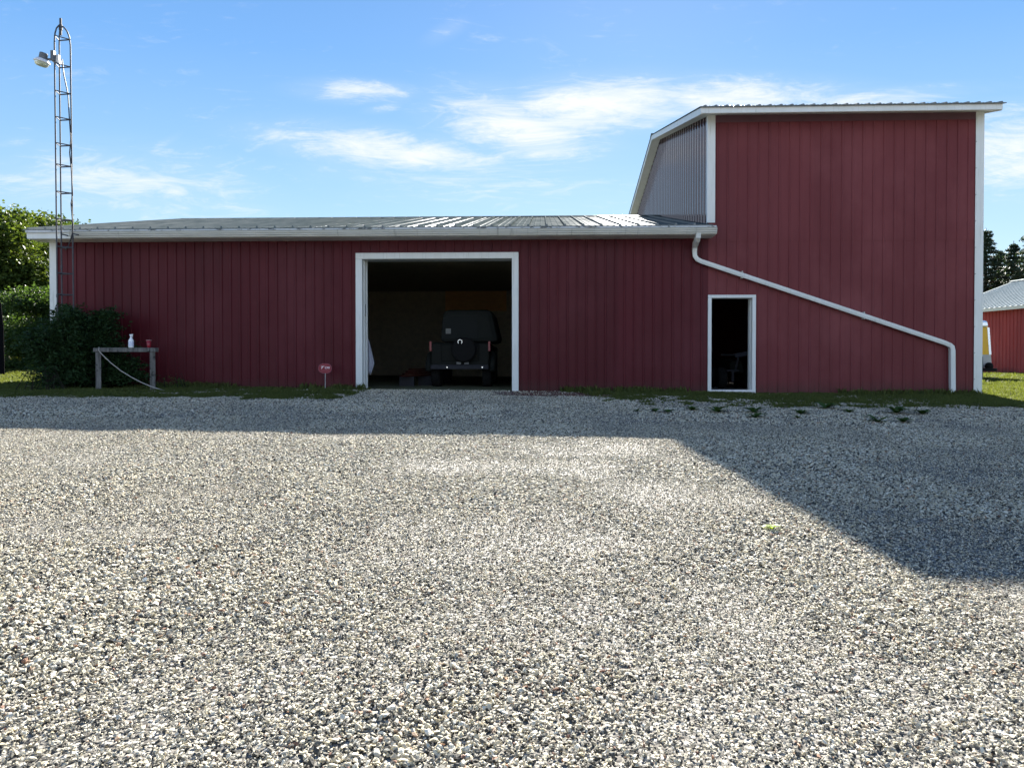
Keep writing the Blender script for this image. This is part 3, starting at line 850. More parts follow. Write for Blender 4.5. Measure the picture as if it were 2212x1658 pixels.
# red planks lying on the floor
lp = [(870, 796, 21.0), (905, 792, 21.4)]
q0, q1 = at(862, 812, 20.6), at(935, 795, 22.2)
sk = root('lumber_rack', (q0.x, 20.8, 0), 'low rack of dark red planks on the garage floor beside the vehicle', 'rack')
for k in range(4):
    z_ = .30 + .055 * k
    MB().quadbox([(q0.x + .05 * k, 20.6 + .2 * k, z_), (q1.x - .1, 22.0 + .1 * k, z_), (q1.x, 21.85 + .1 * k, z_), (q0.x + .1 + .05 * k, 20.45 + .2 * k, z_)] + [(q0.x + .05 * k, 20.6 + .2 * k, z_ + .04), (q1.x - .1, 22.0 + .1 * k, z_ + .04), (q1.x, 21.85 + .1 * k, z_ + .04), (q0.x + .1 + .05 * k, 20.45 + .2 * k, z_ + .04)]).build('plank', M['redpaint'], sk)
for tt in (.2, .8):
    x_ = q0.x + (q1.x - q0.x) * tt; y_ = 20.8 + 1.1 * tt
    MB().box(x_ - .2, x_ + .2, y_ - .04, y_ + .04, 0, .295).build('leg', M['dim'], sk)
# towel hanging inside the left jamb
tw = MB(); q = at(797, 735, WY + jd + .02); nseg = 10
zt0, zt1 = at(800, 733, WY + jd).z, at(800, 810, WY + jd).z
xj = at(794, 735, WY + jd + .03).x
for i in range(nseg + 1):
    tt = i / nseg
    wdt = .03 + .14 * min(1, tt * 1.6) * (1 - .75 * max(0, tt - .7) / .3)
    for k in range(5):
        s_ = k / 4
        tw.v.append((xj + wdt * s_ + .03 * max(0, tt - .6), WY + jd + .03 + .02 * math.sin(k * 2.2 + tt * 3), zt0 + (zt1 - zt0) * tt + (.05 * (1 - s_) if tt > .8 else 0)))
for i in range(nseg):
    for k in range(4):
        a_ = i * 5 + k; tw.f.append((a_, a_ + 1, a_ + 6, a_ + 5))
towel = tw.build('hanging_towel', M['cloth'], smooth=True)
md = towel.modifiers.new('s', 'SOLIDIFY'); md.thickness = .008
tag(towel, 'grey cloth hanging just inside the left jamb of the garage opening', 'towel')
# quad bike seen through the entry door
QY = 20.2
qb = root('quad_bike', (at(1590, 800, QY).x, QY, 0), 'dark quad bike with pale handlebar cover just inside the narrow entry door', 'quad bike')
qx = qb.location.x
for dx, yy_ in ((-.38, QY), (.38, QY), (-.38, QY + 1.2), (.38, QY + 1.2)):
    MB().lathe([(.10, -.11), (.24, -.11), (.28, -.06), (.28, .06), (.24, .11), (.10, .11)], (qx + dx, yy_, .28), 20, Matrix.Rotation(R(90), 3, 'Y')).build('wheel', M['tyre'], qb)
MB().quadbox([(qx - .2, QY - .15, .42), (qx + .2, QY - .15, .42), (qx + .2, QY + 1.3, .42), (qx - .2, QY + 1.3, .42), (qx - .14, QY, .74), (qx + .14, QY, .74), (qx + .16, QY + 1.2, .80), (qx - .16, QY + 1.2, .80)]).build('body', M['vehicle'], qb, bevel=.04)
hz = at(1600, 764, QY).z; hx = at(1600, 764, QY).x
MB().tube([(qx - .33, QY + .25, hz - .02), (qx - .12, QY + .15, hz - .03), (qx + .12, QY + .15, hz - .03), (qx + .38, QY + .25, hz)], .022, 8).build('handlebar', M['dim'], qb)
MB().quadbox([(hx - .12, QY - .02, hz - .1), (hx + .15, QY - .02, hz - .05), (hx + .15, QY + .1, hz - .05), (hx - .12, QY + .1, hz - .1), (hx - .17, QY, hz + .0), (hx + .2, QY, hz + .07), (hx + .2, QY + .1, hz + .07), (hx - .17, QY + .1, hz)]).build('headlamp_cover', M['pale'], qb, bevel=.02)
MB().tube([(qx - .05, QY - .1, .45), (qx + .05, QY - .05, hz - .1)], .03, 8).build('steering_post', M['dim'], qb)
MB().box(qx - .28, qx + .02, QY - .22, QY - .1, .46, .50).box(qx - .16, qx - .1, QY - .22, QY - .12, .2, .46).build('front_rack', M['dim'], qb)

# ------------------------------------------------------------------ antenna tower with yard light
TY = 17.45
b0 = [at(126, 842, TY), at(136, 842, TY + .30), at(161, 842, TY + .26)]
t0 = [at(117.5, 90, TY), at(128, 100, TY + .30), at(152, 98, TY + .26)]
for p_ in b0: p_.z = float(gz(p_.x, p_.y)) - .05
tower = root('antenna_tower', (b0[0].x, b0[0].y, b0[0].z), 'tall narrow three legged steel lattice tower beside the barn corner', 'tower')
def onleg(k, z): 
    a_, b_ = b0[k], t0[k]; tt = (z - a_.z) / (b_.z - a_.z); return a_ + (b_ - a_) * tt
apex = at(131, 56, TY + .18)
for k in range(3):
    top = t0[k]
    pts = [b0[k]] + [onleg(k, z) for z in np.arange(.5, top.z, .6)] + [top]
    for tt in (.3, .55, .8, 1.0):
        o_ = math.sin(tt * math.pi / 2); h_ = 1 - math.cos(tt * math.pi / 2)
        p_ = Vector((top.x + (apex.x - top.x) * h_, top.y + (apex.y - top.y) * h_, top.z + (apex.z - top.z) * o_))
        pts.append(p_)
    lg_ = MB().tube(pts, .0165, 8).build('leg', M['steel'], tower, smooth=True)
    MB().tube([onleg(k, 2.2 + k * .7), onleg(k, 2.28 + k * .7)], .024, 8).build('sleeve', M['steel'], lg_)
MB().tube([apex - Vector((0, 0, .22)), apex + Vector((0, 0, .17))], .028, 8).tube([apex - Vector((0, 0, .1)), apex + Vector((0, 0, .02))], .042, 8).build('mast_socket', M['steel'], tower)
for y_ in (76.3, 136, 195, 251.5, 308, 354, 412.6, 472, 531.6, 589, 635, 690):
    z_ = at(120, y_, TY).z
    a_, b_, c_ = onleg(0, z_), onleg(1, z_), onleg(2, z_)
    up = Vector((0, 0, .035))
    MB().tube([a_, b_], .011, 6).tube([b_, c_], .016, 6).tube([a_, c_], .013, 6).build('rung', M['steel'], tower)
# bracket to the eave
za = 3.72
MB().tube([onleg(1, za), (onleg(1, za).x, YE, za)], .015, 6).build('eave_bracket', M['steel'], tower)
MB().tube([onleg(2, za), (onleg(2, za).x + .05, YE, za)], .015, 6).build('eave_bracket', M['steel'], tower)
# cable down the right leg
cb = []
for i, (px_, y_) in enumerate([(134, 128), (137.5, 160), (147, 205), (149.5, 250), (153, 300), (150.5, 330), (154, 365), (157, 420), (153.5, 440), (156, 470), (158, 490), (156, 505), (152, 520), (146, 535), (141, 540)]):
    cb.append(at(px_, y_, TY + .22))
tag(MB().tube(cb, .013, 6).build('power_cable', M['cable'], smooth=True, origin=cb[-1]), 'dark cable running down the lattice tower from the yard light', 'cable')
# yard light
lc = at(92, 128, TY - .1)
yl = root('yard_light', lc, 'grey topped yard light with glass refractor high on the lattice tower', 'lamp')
Tm = Matrix.Rotation(R(14), 3, 'Y')
def ly(mb_prof, c=(0, 0, 0), n=24): return MB().lathe(mb_prof, lc + Tm @ Vector(c), n, Tm)
ly([(.03, .145), (.078, .14), (.088, .13), (.088, .01), (.10, 0)]).build('housing', M['grey'], yl, smooth=False)
ly([(.06, .008), (.12, 0), (.165, -.055), (.175, -.075), (.16, -.078)], n=28).build('reflector', M['whitebox'], yl, smooth=True)
ly([(.155, -.08), (.15, -.11), (.125, -.15), (.09, -.165), (.03, -.17)], n=28).build('refractor', M['lens'], yl, smooth=True)
e1 = at(101, 128, TY - .08); e2 = at(112, 129, TY - .02)
MB().tube([e1 - Vector((.06, 0, 0)), e2, at(121, 137, TY + .02)], .028, 8).build('mount_arm', M['grey'], yl)
p0, p1 = at(109.5, 131, TY - .06), at(121, 112, TY + .02)
MB().box(p0.x, p1.x, TY - .08, TY + .02, p0.z, p1.z).build('ballast_box', M['grey'], yl, bevel=.01)
p0, p1 = at(121.5, 138.5, TY + .05), at(132.5, 121, TY + .1)
wb = MB().quadbox([(p0.x, TY + .02, p0.z + .03), (p1.x, TY + .02, p0.z - .0), (p1.x, TY + .1, p0.z), (p0.x, TY + .1, p0.z + .03), (p0.x, TY + .02, p1.z), (p1.x - .02, TY + .02, p1.z), (p1.x - .02, TY + .1, p1.z), (p0.x, TY + .1, p1.z)]).build('junction_box', M['whitebox'], yl, bevel=.006)

# ------------------------------------------------------------------ rail stand, bottle, cup, rope
BYY = 17.4
pl, prr = at(213, 843, BYY), at(330, 843, BYY)
gl = float(gz(pl.x, BYY)); gr_ = float(gz(prr.x, BYY))
zt_ = at(270, 750.8, BYY).z
st = root('wooden_rail_stand', (pl.x, BYY, gl), 'weathered grey wooden rail on two posts in front of the dark shrub', 'stand')
def post(x, g_, wd):
    Rm = Matrix.Rotation(R(28), 3, 'Z'); h_ = wd / 2
    mb = MB(); pts = []
    for z_ in (g_ - .1, zt_ - .1):
        for dx, dy in ((-h_, -h_), (h_, -h_), (h_, h_), (-h_, h_)):
            v_ = Rm @ Vector((dx, dy, 0)); pts.append((x + v_.x, BYY + v_.y, z_))
    return mb.quadbox(pts)
post(pl.x, gl, .115).build('post', M['wood'], st, bevel=.008)
post(prr.x, gr_, .115).build('post', M['wood'], st, bevel=.008)
MB().box(at(217, 755, BYY).x, at(326, 755, BYY).x, BYY - .075, BYY + .075, zt_ - .099, zt_).build('rail', M['wood'], st, bevel=.008)
MB().box(at(205, 755, BYY).x, at(216, 755, BYY).x, BYY - .08, BYY + .08, zt_ - .097, zt_ - .004).build('end_block', M['wood'], st, bevel=.01)
MB().box(at(327, 755, BYY).x, at(339, 755, BYY).x, BYY - .08, BYY + .08, zt_ - .097, zt_ - .004).build('end_block', M['wood'], st, bevel=.01)
# spray bottle
bx = at(283.2, 750, BYY).x
sb = root('spray_bottle', (bx, BYY, zt_), 'white plastic spray bottle standing on the weathered rail', 'bottle')
MB().lathe([(.050, 0), (.057, .006), (.058, .165), (.050, .180), (.030, .215), (.019, .245), (.017, .258)], (bx, BYY, zt_), 20).build('bottle_body', M['plastic'], sb, smooth=True)
MB().lathe([(.0585, .03), (.0587, .031), (.0587, .145), (.0585, .146)], (bx, BYY, zt_), 20).build('label_band', M['label'], sb, smooth=True)
z_ = zt_ + .258
MB().lathe([(.021, 0), (.021, .022)], (bx, BYY, z_ - .002), 14).build('collar', M['plastic'], sb)
MB().quadbox([(bx - .035, BYY - .014, z_ + .02), (bx + .042, BYY - .012, z_ + .03), (bx + .042, BYY + .012, z_ + .03), (bx - .035, BYY + .014, z_ + .02), (bx - .028, BYY - .013, z_ + .048), (bx + .05, BYY - .010, z_ + .056), (bx + .05, BYY + .010, z_ + .056), (bx - .028, BYY + .013, z_ + .048)]).build('spray_head', M['plastic'], sb, bevel=.004)
MB().tube([(bx + .024, BYY, z_ + .03), (bx + .036, BYY, z_ + .012), (bx + .040, BYY, z_ - .012)], .006, 6).build('trigger', M['plastic'], sb)
cx_ = at(321.5, 750, BYY).x
cu = root('red_cup', (cx_, BYY, zt_), 'red plastic cup standing at the right end of the weathered rail', 'cup')
MB().lathe([(.036, 0), (.039, .002), (.044, .05), (.056, .165), (.052, .165), (.04, .05), (.035, .008)], (cx_, BYY, zt_), 22).build('cup_wall', M['cup'], cu, smooth=True)
MB().lathe([(.057, .163), (.061, .166), (.061, .174), (.056, .177), (.052, .17)], (cx_, BYY, zt_), 22).build('rim', M['cuprim'], cu, smooth=True)
rp = []
for px_, y_, yd in ((214, 749.5, BYY - .09), (213, 757, BYY - .1), (222, 767, BYY - .1), (240, 784, BYY - .09), (262, 801, BYY - .09), (285, 815, BYY - .1), (305, 825.5, BYY - .12), (324, 833.5, BYY - .14), (345, 840.5, BYY - .2), (362, 845.5, BYY - .3), (372, 848.5, BYY - .4)):
    rp.append(at(px_, y_, yd))
g_ = on_ground(384, 851.5); rp.append(g_ + Vector((0, 0, .03)))
tag(MB().tube(rp, .011, 8).build('rope', M['rope'], smooth=True, origin=rp[-1]), 'pale rope hanging slack from the wooden rail down into the grass', 'rope')

# ------------------------------------------------------------------ lawn sign
SY = 18.15
sc0 = at(702, 795.3, SY)
sg = root('security_sign', (sc0.x, SY, float(gz(sc0.x, SY))), 'small red oval sign with white lettering on a thin stake by the wall', 'sign')
pr_ = []
for k in range(28):
    an = 2 * math.pi * k / 28; e = .82
    ca, sa = math.cos(an), math.sin(an)
    pr_.append((.158 * math.copysign(abs(ca) ** e, ca), .116 * math.copysign(abs(sa) ** e, sa)))
def plate(sc_, ya, yb): 
    return MB().extrude([(a_ * sc_, b_ * sc_) for a_, b_ in pr_], ya, yb, lambda x, a_, b_: (sc0.x + a_, x, sc0.z + b_))
plate(1.0, SY, SY + .006).build('border', M['signpink'], sg)
plate(.93, SY - .002, SY + .001).build('face', M['signred'], sg)
MB().tube([(sc0.x, SY + .012, float(gz(sc0.x, SY)) - .05), (sc0.x + .003, SY + .012, sc0.z)], .008, 6).build('stake', M['greypanel'], sg)
def text(body, size, x, z, m, name, shear=.25, sx=1):
    cu_ = bpy.data.curves.new(name, 'FONT'); cu_.body = body; cu_.size = size; cu_.extrude = .001; cu_.align_x = 'CENTER'; cu_.align_y = 'CENTER'; cu_.shear = shear; cu_.offset = size * .025
    o = bpy.data.objects.new(name, cu_); col.objects.link(o)
    dg = bpy.context.evaluated_depsgraph_get()
    me = bpy.data.meshes.new_from_object(o.evaluated_get(dg)); bpy.data.objects.remove(o)
    o = bpy.data.objects.new(name, me); col.objects.link(o); me.materials.clear(); me.materials.append(m)
    o.parent = sg; o.rotation_euler = (R(90), 0, 0); o.scale = (sx, 1, 1)
    o.location = (x, -.0045, z - sg.location.z)
    return o
text('T', .085, -.082, sc0.z + .018, M['signwhite'], 'lettering', .35, 1.5)
text('CPS', .062, .052, sc0.z + .012, M['signwhite'], 'lettering', .2, 1.15)
# illegible small print: short strokes
for i, x_ in enumerate(np.arange(-.05, .055, .018)): MB().box(sc0.x + x_, sc0.x + x_ + .012, SY - .0045, SY - .0025, sc0.z + .062, sc0.z + .072).build('small_print', M['signpink'], sg)
for i, x_ in enumerate(np.arange(-.10, .10, .021)): MB().box(sc0.x + x_, sc0.x + x_ + .015, SY - .0045, SY - .0025, sc0.z - .062, sc0.z - .046).build('small_print', M['signpink'], sg)

# ------------------------------------------------------------------ foliage
def leaves(centers, radii, n, size, aspect=.55, seed=0, droop=0, shell=.6):
    """leaf quads gathered in clumps around lobes"""
    r_ = np.random.default_rng(seed)
    centers = np.asarray(centers, float); radii = np.asarray(radii, float)
    vol = radii.prod(1) ** (2 / 3); pk = r_.choice(len(centers), n, p=vol / vol.sum())
    return centers[pk], radii[pk], r_
def leaf_quads(P, r_, size, aspect, droop=0.0, curl=.25):
    n = len(P)
    d = r_.normal(size=(n, 3)); d[:, 2] = d[:, 2] * .6 - droop; d /= np.linalg.norm(d, axis=1)[:, None]
    up = r_.normal(size=(n, 3)) * .8; up[:, 2] += 1.0
    sd = np.cross(d, up); sd /= np.linalg.norm(sd, axis=1)[:, None] + 1e-9
    s_ = size * r_.uniform(.6, 1.35, (n, 1))
    a = P - d * s_ * .5; b = P + sd * s_ * aspect * .5; c = P + d * s_ * .5; e = P - sd * s_ * aspect * .5
    nn = np.cross(d, sd) * s_ * curl * .3
    V = np.stack([a, b + nn, c, e + nn], 1).reshape(-1, 3)
    Fq = np.arange(4 * n).reshape(-1, 4)
    return V, Fq
def crown_points(lobes, nclump, per, r_, csize):
    """lobes: list of (center, radii). clumps sit near lobe surfaces, leaves gather in each clump"""
    C_ = np.array([l[0] for l in lobes], float); Rr = np.array([l[1] for l in lobes], float)
    vol = Rr.prod(1) ** (2 / 3); pk = r_.choice(len(C_), nclump, p=vol / vol.sum())
    d = r_.normal(size=(nclump, 3)); d /= np.linalg.norm(d, axis=1)[:, None]
    rad = r_.uniform(.35, 1.08, (nclump, 1)) ** .5
    cc = C_[pk] + d * Rr[pk] * rad
    q = r_.normal(size=(nclump, per, 3)) * np.array([1, 1, .45]) * csize * r_.uniform(.5, 1.3, (nclump, 1, 1))
    return (cc[:, None, :] + q).reshape(-1, 3), cc
def limbs(mb, base, targets, r0, seed, trunk_top):
    r_ = random.Random(seed)
    top = Vector(trunk_top)
    b_ = Vector(base)
    pts = [b_ + (top - b_) * t_ + Vector((r_.uniform(-.08, .08), r_.uniform(-.08, .08), 0)) * (t_ > 0) for t_ in np.linspace(0, 1, 6)]
    mb.tube(pts, [r0 * (1.25 if i == 0 else 1 - .65 * i / 5) for i in range(6)], 10)
    for tg in targets:
        k = r_.randint(2, 5); s0 = pts[k]; tg = Vector(tg)
        m_ = s0 + (tg - s0) * .5 + Vector((r_.uniform(-.2, .2), r_.uniform(-.2, .2), .15))
        rr = r0 * .38
        mb.tube([s0, m_, tg], [rr, rr * .6, rr * .2], 6)
    return mb
def broad_tree(name, px, Y, top_py, width, label, mat_, seed, leaf=.16, n=700, per=26, low=.15, group=None):
    r_ = np.random.default_rng(seed)
    tp = at(px, top_py, Y); g_ = float(gz(tp.x, Y)); H = tp.z - g_
    t_ = root(name, (tp.x, Y, g_), label, 'tree', group)
    lobes = []
    for i in range(22):
        an = r_.uniform(0, 6.28); rr = width * .5 * r_.uniform(.15, .75); hz_ = g_ + H * r_.uniform(low + .12, .86)
        rd = width * r_.uniform(.10, .21)
        rr *= 1 - .55 * max(0, (hz_ - g_) / H - .6) / .4
        lobes.append(((tp.x + rr * math.cos(an), Y + rr * math.sin(an), hz_), (rd, rd, rd * .8)))
    lobes.append(((tp.x, Y, g_ + H * .9), (width * .2, width * .2, H * .1)))
    Pp, cc = crown_points(lobes, n, per, r_, leaf * 1.9)
    Pp[:, 2] = np.minimum(Pp[:, 2], tp.z + .15)
    Pp = Pp[Pp[:, 2] > g_ + .1]
    V_, F_ = leaf_quads(Pp, r_, leaf, .7)
    np_mesh('crown', V_, F_, mat_, t_)
    mb = MB(); limbs(mb, (tp.x, Y, g_ - .1), [l[0] for l in lobes[:9]], .035 * H, seed, (tp.x + .1, Y, g_ + H * .7))
    mb.build('trunk', M['bark'], t_, smooth=True)
    return t_
gl_ = 'broadleaf trees beyond the barn on the left'
broad_tree('broadleaf_tree', 8, 34, 448, 6.4, 'bright yellow green tree at the left edge of the photo behind the lawn', M['leaf'], 1, .17, 1500, 26, .10, gl_)
broad_tree('broadleaf_tree', 78, 38, 462, 6.2, 'sunlit tree just left of the lattice tower, second from the edge', M['leaf'], 2, .18, 1400, 26, .08, gl_)
broad_tree('broadleaf_tree', 128, 47, 472, 5.6, 'darker tree showing behind the lattice tower above the roof edge', M['leaf2'], 3, .2, 1000, 24, .1, gl_)
broad_tree('broadleaf_tree', 172, 56, 480, 4.5, 'small treetop peeping over the roof just right of the lattice tower', M['leaf2'], 4, .22, 600, 22, .1, gl_)
broad_tree('broadleaf_tree', -90, 36, 430, 6.5, 'tree mostly outside the frame left of the yellow green one', M['leaf'], 5, .2, 900, 22, .1, gl_)
broad_tree('young_tree', 72, 26.5, 618, 2.7, 'small bushy dark green tree between the tall trees and the shrub', M['leaf2'], 6, .10, 800, 26, .15)
broad_tree('young_tree', 14, 31, 640, 3.4, 'dark low tree at the left edge under the yellow green tree', M['leaf2'], 16, .12, 800, 24, .15)

def shrub(name, lobes_px, Y, label, mat_, seed, leaf, n, per, stems=14, aspect=.3, droop=.25, cs=1.6):
    r_ = np.random.default_rng(seed)
    lobes = []
    for px, py, rx, rz, dy in lobes_px:
        c = at(px, py, Y + dy); s_ = (Y + dy) / F
        lobes.append(((c.x, c.y, c.z), (rx * s_, min(rx * s_, .75), rz * s_)))
    cx = float(np.mean([l[0][0] for l in lobes])); g_ = float(gz(cx, Y))
    t_ = root(name, (cx, Y, g_), label, 'shrub')
    Pp, cc = crown_points(lobes, n, per, r_, leaf * cs)
    Pp = Pp[(Pp[:, 2] > gz(Pp[:, 0], Pp[:, 1]) + .03) & ((Pp[:, 1] < WY - .04) | (Pp[:, 0] < X0 - .05))]
    V_, F_ = leaf_quads(Pp, r_, leaf, aspect, droop)
    np_mesh('foliage', V_, F_, mat_, t_)
    mb = MB()
    for i in range(stems):
        c = cc[r_.integers(len(cc))]
        if c[1] > WY - .15 and c[0] > X0: c[1] = WY - .2
        b_ = Vector((cx + r_.uniform(-.6, .6), Y + r_.uniform(-.2, .2), g_)); e_ = Vector(c)
        m_ = b_ + (e_ - b_) * .55 + Vector((0, 0, .25))
        mb.tube([b_, m_, e_], [.010, .006, .003], 5)
    mb.build('stems', M['twig'], t_)
    return t_
def spray_shrub(name, tips, Y, label, mat_, seed, leaf, per, aspect=.42):
    """arching twigs from a common base, each carrying a flat drooping frond of leaves"""
    r_ = np.random.default_rng(seed)
    cx = at(140, 800, Y).x; g_ = float(gz(cx, Y))
    t_ = root(name, (cx, Y, g_), label, 'shrub')
    Pp = []; mb = MB(); k = 0
    for px, py, sx, sy, n_ in tips:
        for i in range(n_):
            yy_ = Y + r_.uniform(-.75, .62)
            e = at(px + r_.normal(0, sx), py + r_.normal(0, sy), yy_)
            e.y = min(e.y, WY - .10) if e.x > X0 - .1 else e.y
            if e.x > at(195, 800, BYY).x: e.y = max(e.y, BYY + .25)
            e.z = max(e.z, float(gz(e.x, e.y)) + .08)
            b_ = Vector((cx + (e.x - cx) * .25 + r_.normal(0, .1), Y + .1 + (e.y - Y) * .3, g_))
            hgt = max(e.z, g_ + .3) + r_.uniform(.05, .22)
            m_ = Vector((b_.x + (e.x - b_.x) * .62, b_.y + (e.y - b_.y) * .62, hgt))
            tt = r_.random(per) ** .75 * .72 + .28
            A_ = np.array(b_); B_ = np.array(m_); C_ = np.array(e)
            q = (1 - tt)[:, None] ** 2 * A_ + (2 * tt * (1 - tt))[:, None] * B_ * 1.0 + (tt ** 2)[:, None] * C_
            wd = .17 * (1.25 - tt)[:, None]
            q = q + r_.normal(size=(per, 3)) * np.array([1, .9, .28]) * wd
            Pp.append(q)
            k += 1
            if k % 9 == 0: mb.tube([b_, b_ + (m_ - b_) * .6 + Vector((0, 0, .03)), m_ * .5 + e * .5], [.012, .008, .004], 5)
    Pp = np.concatenate(Pp)
    stx = at(213, 800, BYY).x
    Pp = Pp[~((Pp[:, 0] > stx - .2) & (Pp[:, 1] < BYY + .12 + .3 * np.clip(Pp[:, 0] - stx, 0, .6)))]
    Pp = Pp[(Pp[:, 2] > gz(Pp[:, 0], Pp[:, 1]) + .02) & ((Pp[:, 1] < WY - .04) | (Pp[:, 0] < X0 - .05))]
    V_, F_ = leaf_quads(Pp, r_, leaf, aspect, .15)
    np_mesh('foliage', V_, F_, mat_, t_)
    mb.build('stems', M['twig'], t_)
spray_shrub('dark_shrub', [(72, 752, 15, 16, 90), (110, 725, 20, 18, 160), (150, 700, 22, 16, 150), (150, 676, 14, 8, 40), (205, 700, 20, 14, 130), (236, 676, 9, 5, 34), (135, 768, 26, 20, 200), (190, 750, 35, 28, 240), (235, 790, 30, 28, 170), (290, 812, 22, 16, 90), (118, 795, 16, 16, 70), (165, 815, 34, 16, 170), (66, 735, 18, 8, 50)],
      17.8, 'dense dark green shrub spreading against the left barn corner', M['bush'], 31, .085, 46)
shrub('wispy_shrub', [(90, 810, 26, 22, 0), (110, 828, 22, 10, 0), (72, 800, 22, 14, 0)], 17.0, 'wispy low sprigs on the sunny side of the dark shrub', M['bush'], 33, .08, 90, 10, 22, .3)
shrub('meadow_brush', [(20, 738, 40, 18, 0), (60, 728, 40, 22, .5), (95, 745, 40, 18, 0)], 30.5, 'low dark brush at the far side of the sunny lawn', M['leaf2'], 34, .14, 420, 22, 10, .5)
shrub('tall_weeds', [(20, 790, 30, 10, 0), (55, 788, 34, 12, .2), (90, 790, 30, 12, 0)], 26.0, 'band of dark weeds crossing the sunny lawn on the left', M['leaf2'], 35, .12, 300, 18, 10, .3)
shrub('small_weed', [(383, 826, 8, 15, 0), (368, 838, 14, 6, 0)], 17.9, 'small upright weed at the wall right of the wooden rail', M['weed'], 36, .06, 26, 10, 6, .35)

# conifers on the right
def conifer(px, Y, top_py, width, label, seed):
    r_ = np.random.default_rng(seed)
    tp = at(px, top_py, Y); g_ = float(gz(tp.x, Y)); H = tp.z - g_
    t_ = root('conifer_tree', (tp.x, Y, g_), label, 'conifer', 'conifers behind the far shed')
    pts = []; mb = MB().tube([(tp.x, Y, g_), (tp.x, Y, g_ + H * .5), (tp.x, Y, g_ + H)], [.22, .14, .02], 8)
    k = 0
    z_ = 1.2
    while z_ < H - .15:
        fr = 1 - z_ / H; L = width * .5 * (fr ** .75) + .12
        for j in range(7):
            an = k * 2.4 + r_.uniform(-.3, .3); k += 1
            l_ = L * r_.uniform(.65, 1.15); m = int(60 * l_ + 14)
            tt = r_.random(m) ** .7
            wd = .30 * (1 - tt * .6) * min(1, l_) 
            bx_ = tp.x + math.cos(an) * l_ * tt - math.sin(an) * r_.normal(0, .6, m) * wd
            by_ = Y + math.sin(an) * l_ * tt + math.cos(an) * r_.normal(0, .6, m) * wd
            bz_ = g_ + z_ + .25 * tt * l_ - .42 * (tt ** 2) * l_ * .5 + r_.normal(0, .07, m)
            pts.append(np.stack([bx_, by_, bz_], 1))
            mb.tube([(tp.x, Y, g_ + z_), (tp.x + math.cos(an) * l_ * .9, Y + math.sin(an) * l_ * .9, g_ + z_ + .05 * l_)], [.03, .008], 4)
        z_ += .30 + .12 * fr
    Pp = np.concatenate(pts)
    V_, F_ = leaf_quads(Pp, r_, .26, .32, .15)
    np_mesh('crown', V_, F_, M['needle'], t_)
    mb.build('trunk', M['bark'], t_)
conifer(2130, 62, 492, 5.4, 'tall dark conifer right beside the tall barn wall', 41)
conifer(2162, 66, 540, 4.6, 'shorter conifer between two taller ones behind the far shed', 42)
conifer(2190, 62, 520, 5.2, 'broad dark conifer behind the ridge of the far shed', 43)
conifer(2240, 58, 455, 6.0, 'conifer cut by the right edge of the photo', 44)
conifer(2104, 70, 520, 5.0, 'conifer mostly hidden by the right end of the tall barn', 45)

# ------------------------------------------------------------------ far shed
HY = 45.0
shed = root('far_shed', (28.1, 47, 0), 'distant red metal shed with pale ribbed roof beyond the right lawn', 'shed')
xa, xb_ = 27.3, 29.6
ya_, yb_ = 54.4, 33.5       # wall runs slightly towards the camera on the right
ez = at(2166, 661, 47.0).z
dirv = Vector((xb_ - xa, yb_ - ya_, 0)); Ls = dirv.length; dirv.normalize(); nrm = Vector((-dirv.y, dirv.x, 0))   # nrm points away
def sm(u_, o_, v_): 
    p_ = Vector((xa, ya_, 0)) + dirv * u_ - nrm * o_; return (p_.x, p_.y, v_)
sheet(ribbed(0, Ls, .30, .03, .07, 0, phase=.1), lambda q: -.25, lambda q: ez - .05, sm).build('wall', M['shedred'], shed)
def shp(u_, d_, z_): 
    p_ = Vector((xa, ya_, 0)) + dirv * u_ + nrm * d_; return (p_.x, p_.y, z_)
hw = 5.6
rz_ = ez + 2.24
mb = MB(); pz = ribbed(-.3, Ls + .3, .45, .05, .09, 0, phase=.1)
for (a_, oa), (b_, ob) in zip(pz[:-1], pz[1:]):
    for s_ in (0, 1):
        d0, d1 = (-.45, hw) if s_ == 0 else (2 * hw + .45, hw)
        o = len(mb.v); e_ = ez - .02
        # hip on the left end: slope lines start further along near the ridge
        mb.v += [shp(a_, d0, e_ + oa), shp(b_, d0, e_ + ob), shp(b_, d1, rz_ + ob), shp(a_, d1, rz_ + oa)]
        mb.f.append((o, o + 1, o + 2, o + 3))
mb.build('roof', M['shedroof'], shed)
MB().quadbox([shp(-.35, -.50, ez - .22), shp(Ls + .35, -.50, ez - .22), shp(Ls + .35, -.42, ez - .22), shp(-.35, -.42, ez - .22), shp(-.35, -.54, ez - .03), shp(Ls + .35, -.54, ez - .03), shp(Ls + .35, -.44, ez - .03), shp(-.35, -.44, ez - .03)]).build('gutter', M['white'], shed)
MB().quadbox([shp(-.35, hw - .2, rz_ + .02), shp(Ls + .35, hw - .2, rz_ + .02), shp(Ls + .35, hw + .2, rz_ + .02), shp(-.35, hw + .2, rz_ + .02), shp(-.35, hw - .02, rz_ + .09), shp(Ls + .35, hw - .02, rz_ + .09), shp(Ls + .35, hw + .02, rz_ + .09), shp(-.35, hw + .02, rz_ + .09)]).build('ridge_cap', M['shedroof'], shed)
mb = MB(); o = 0
mb.v = [shp(.02, .02, -.2), shp(.02, 2 * hw, -.2), shp(.02, 2 * hw, ez - .1), shp(.02, hw, rz_ - .1), shp(.02, .02, ez - .1), shp(.08, .02, -.2), shp(.08, 2 * hw, -.2), shp(.08, 2 * hw, ez - .1), shp(.08, hw, rz_ - .1), shp(.08, .02, ez - .1)]
mb.f = [(0, 1, 2, 3, 4), (9, 8, 7, 6, 5), (0, 5, 6, 1), (3, 8, 9, 4), (2, 7, 8, 3)]
mb.build('gable_wall', M['shedred'], shed)
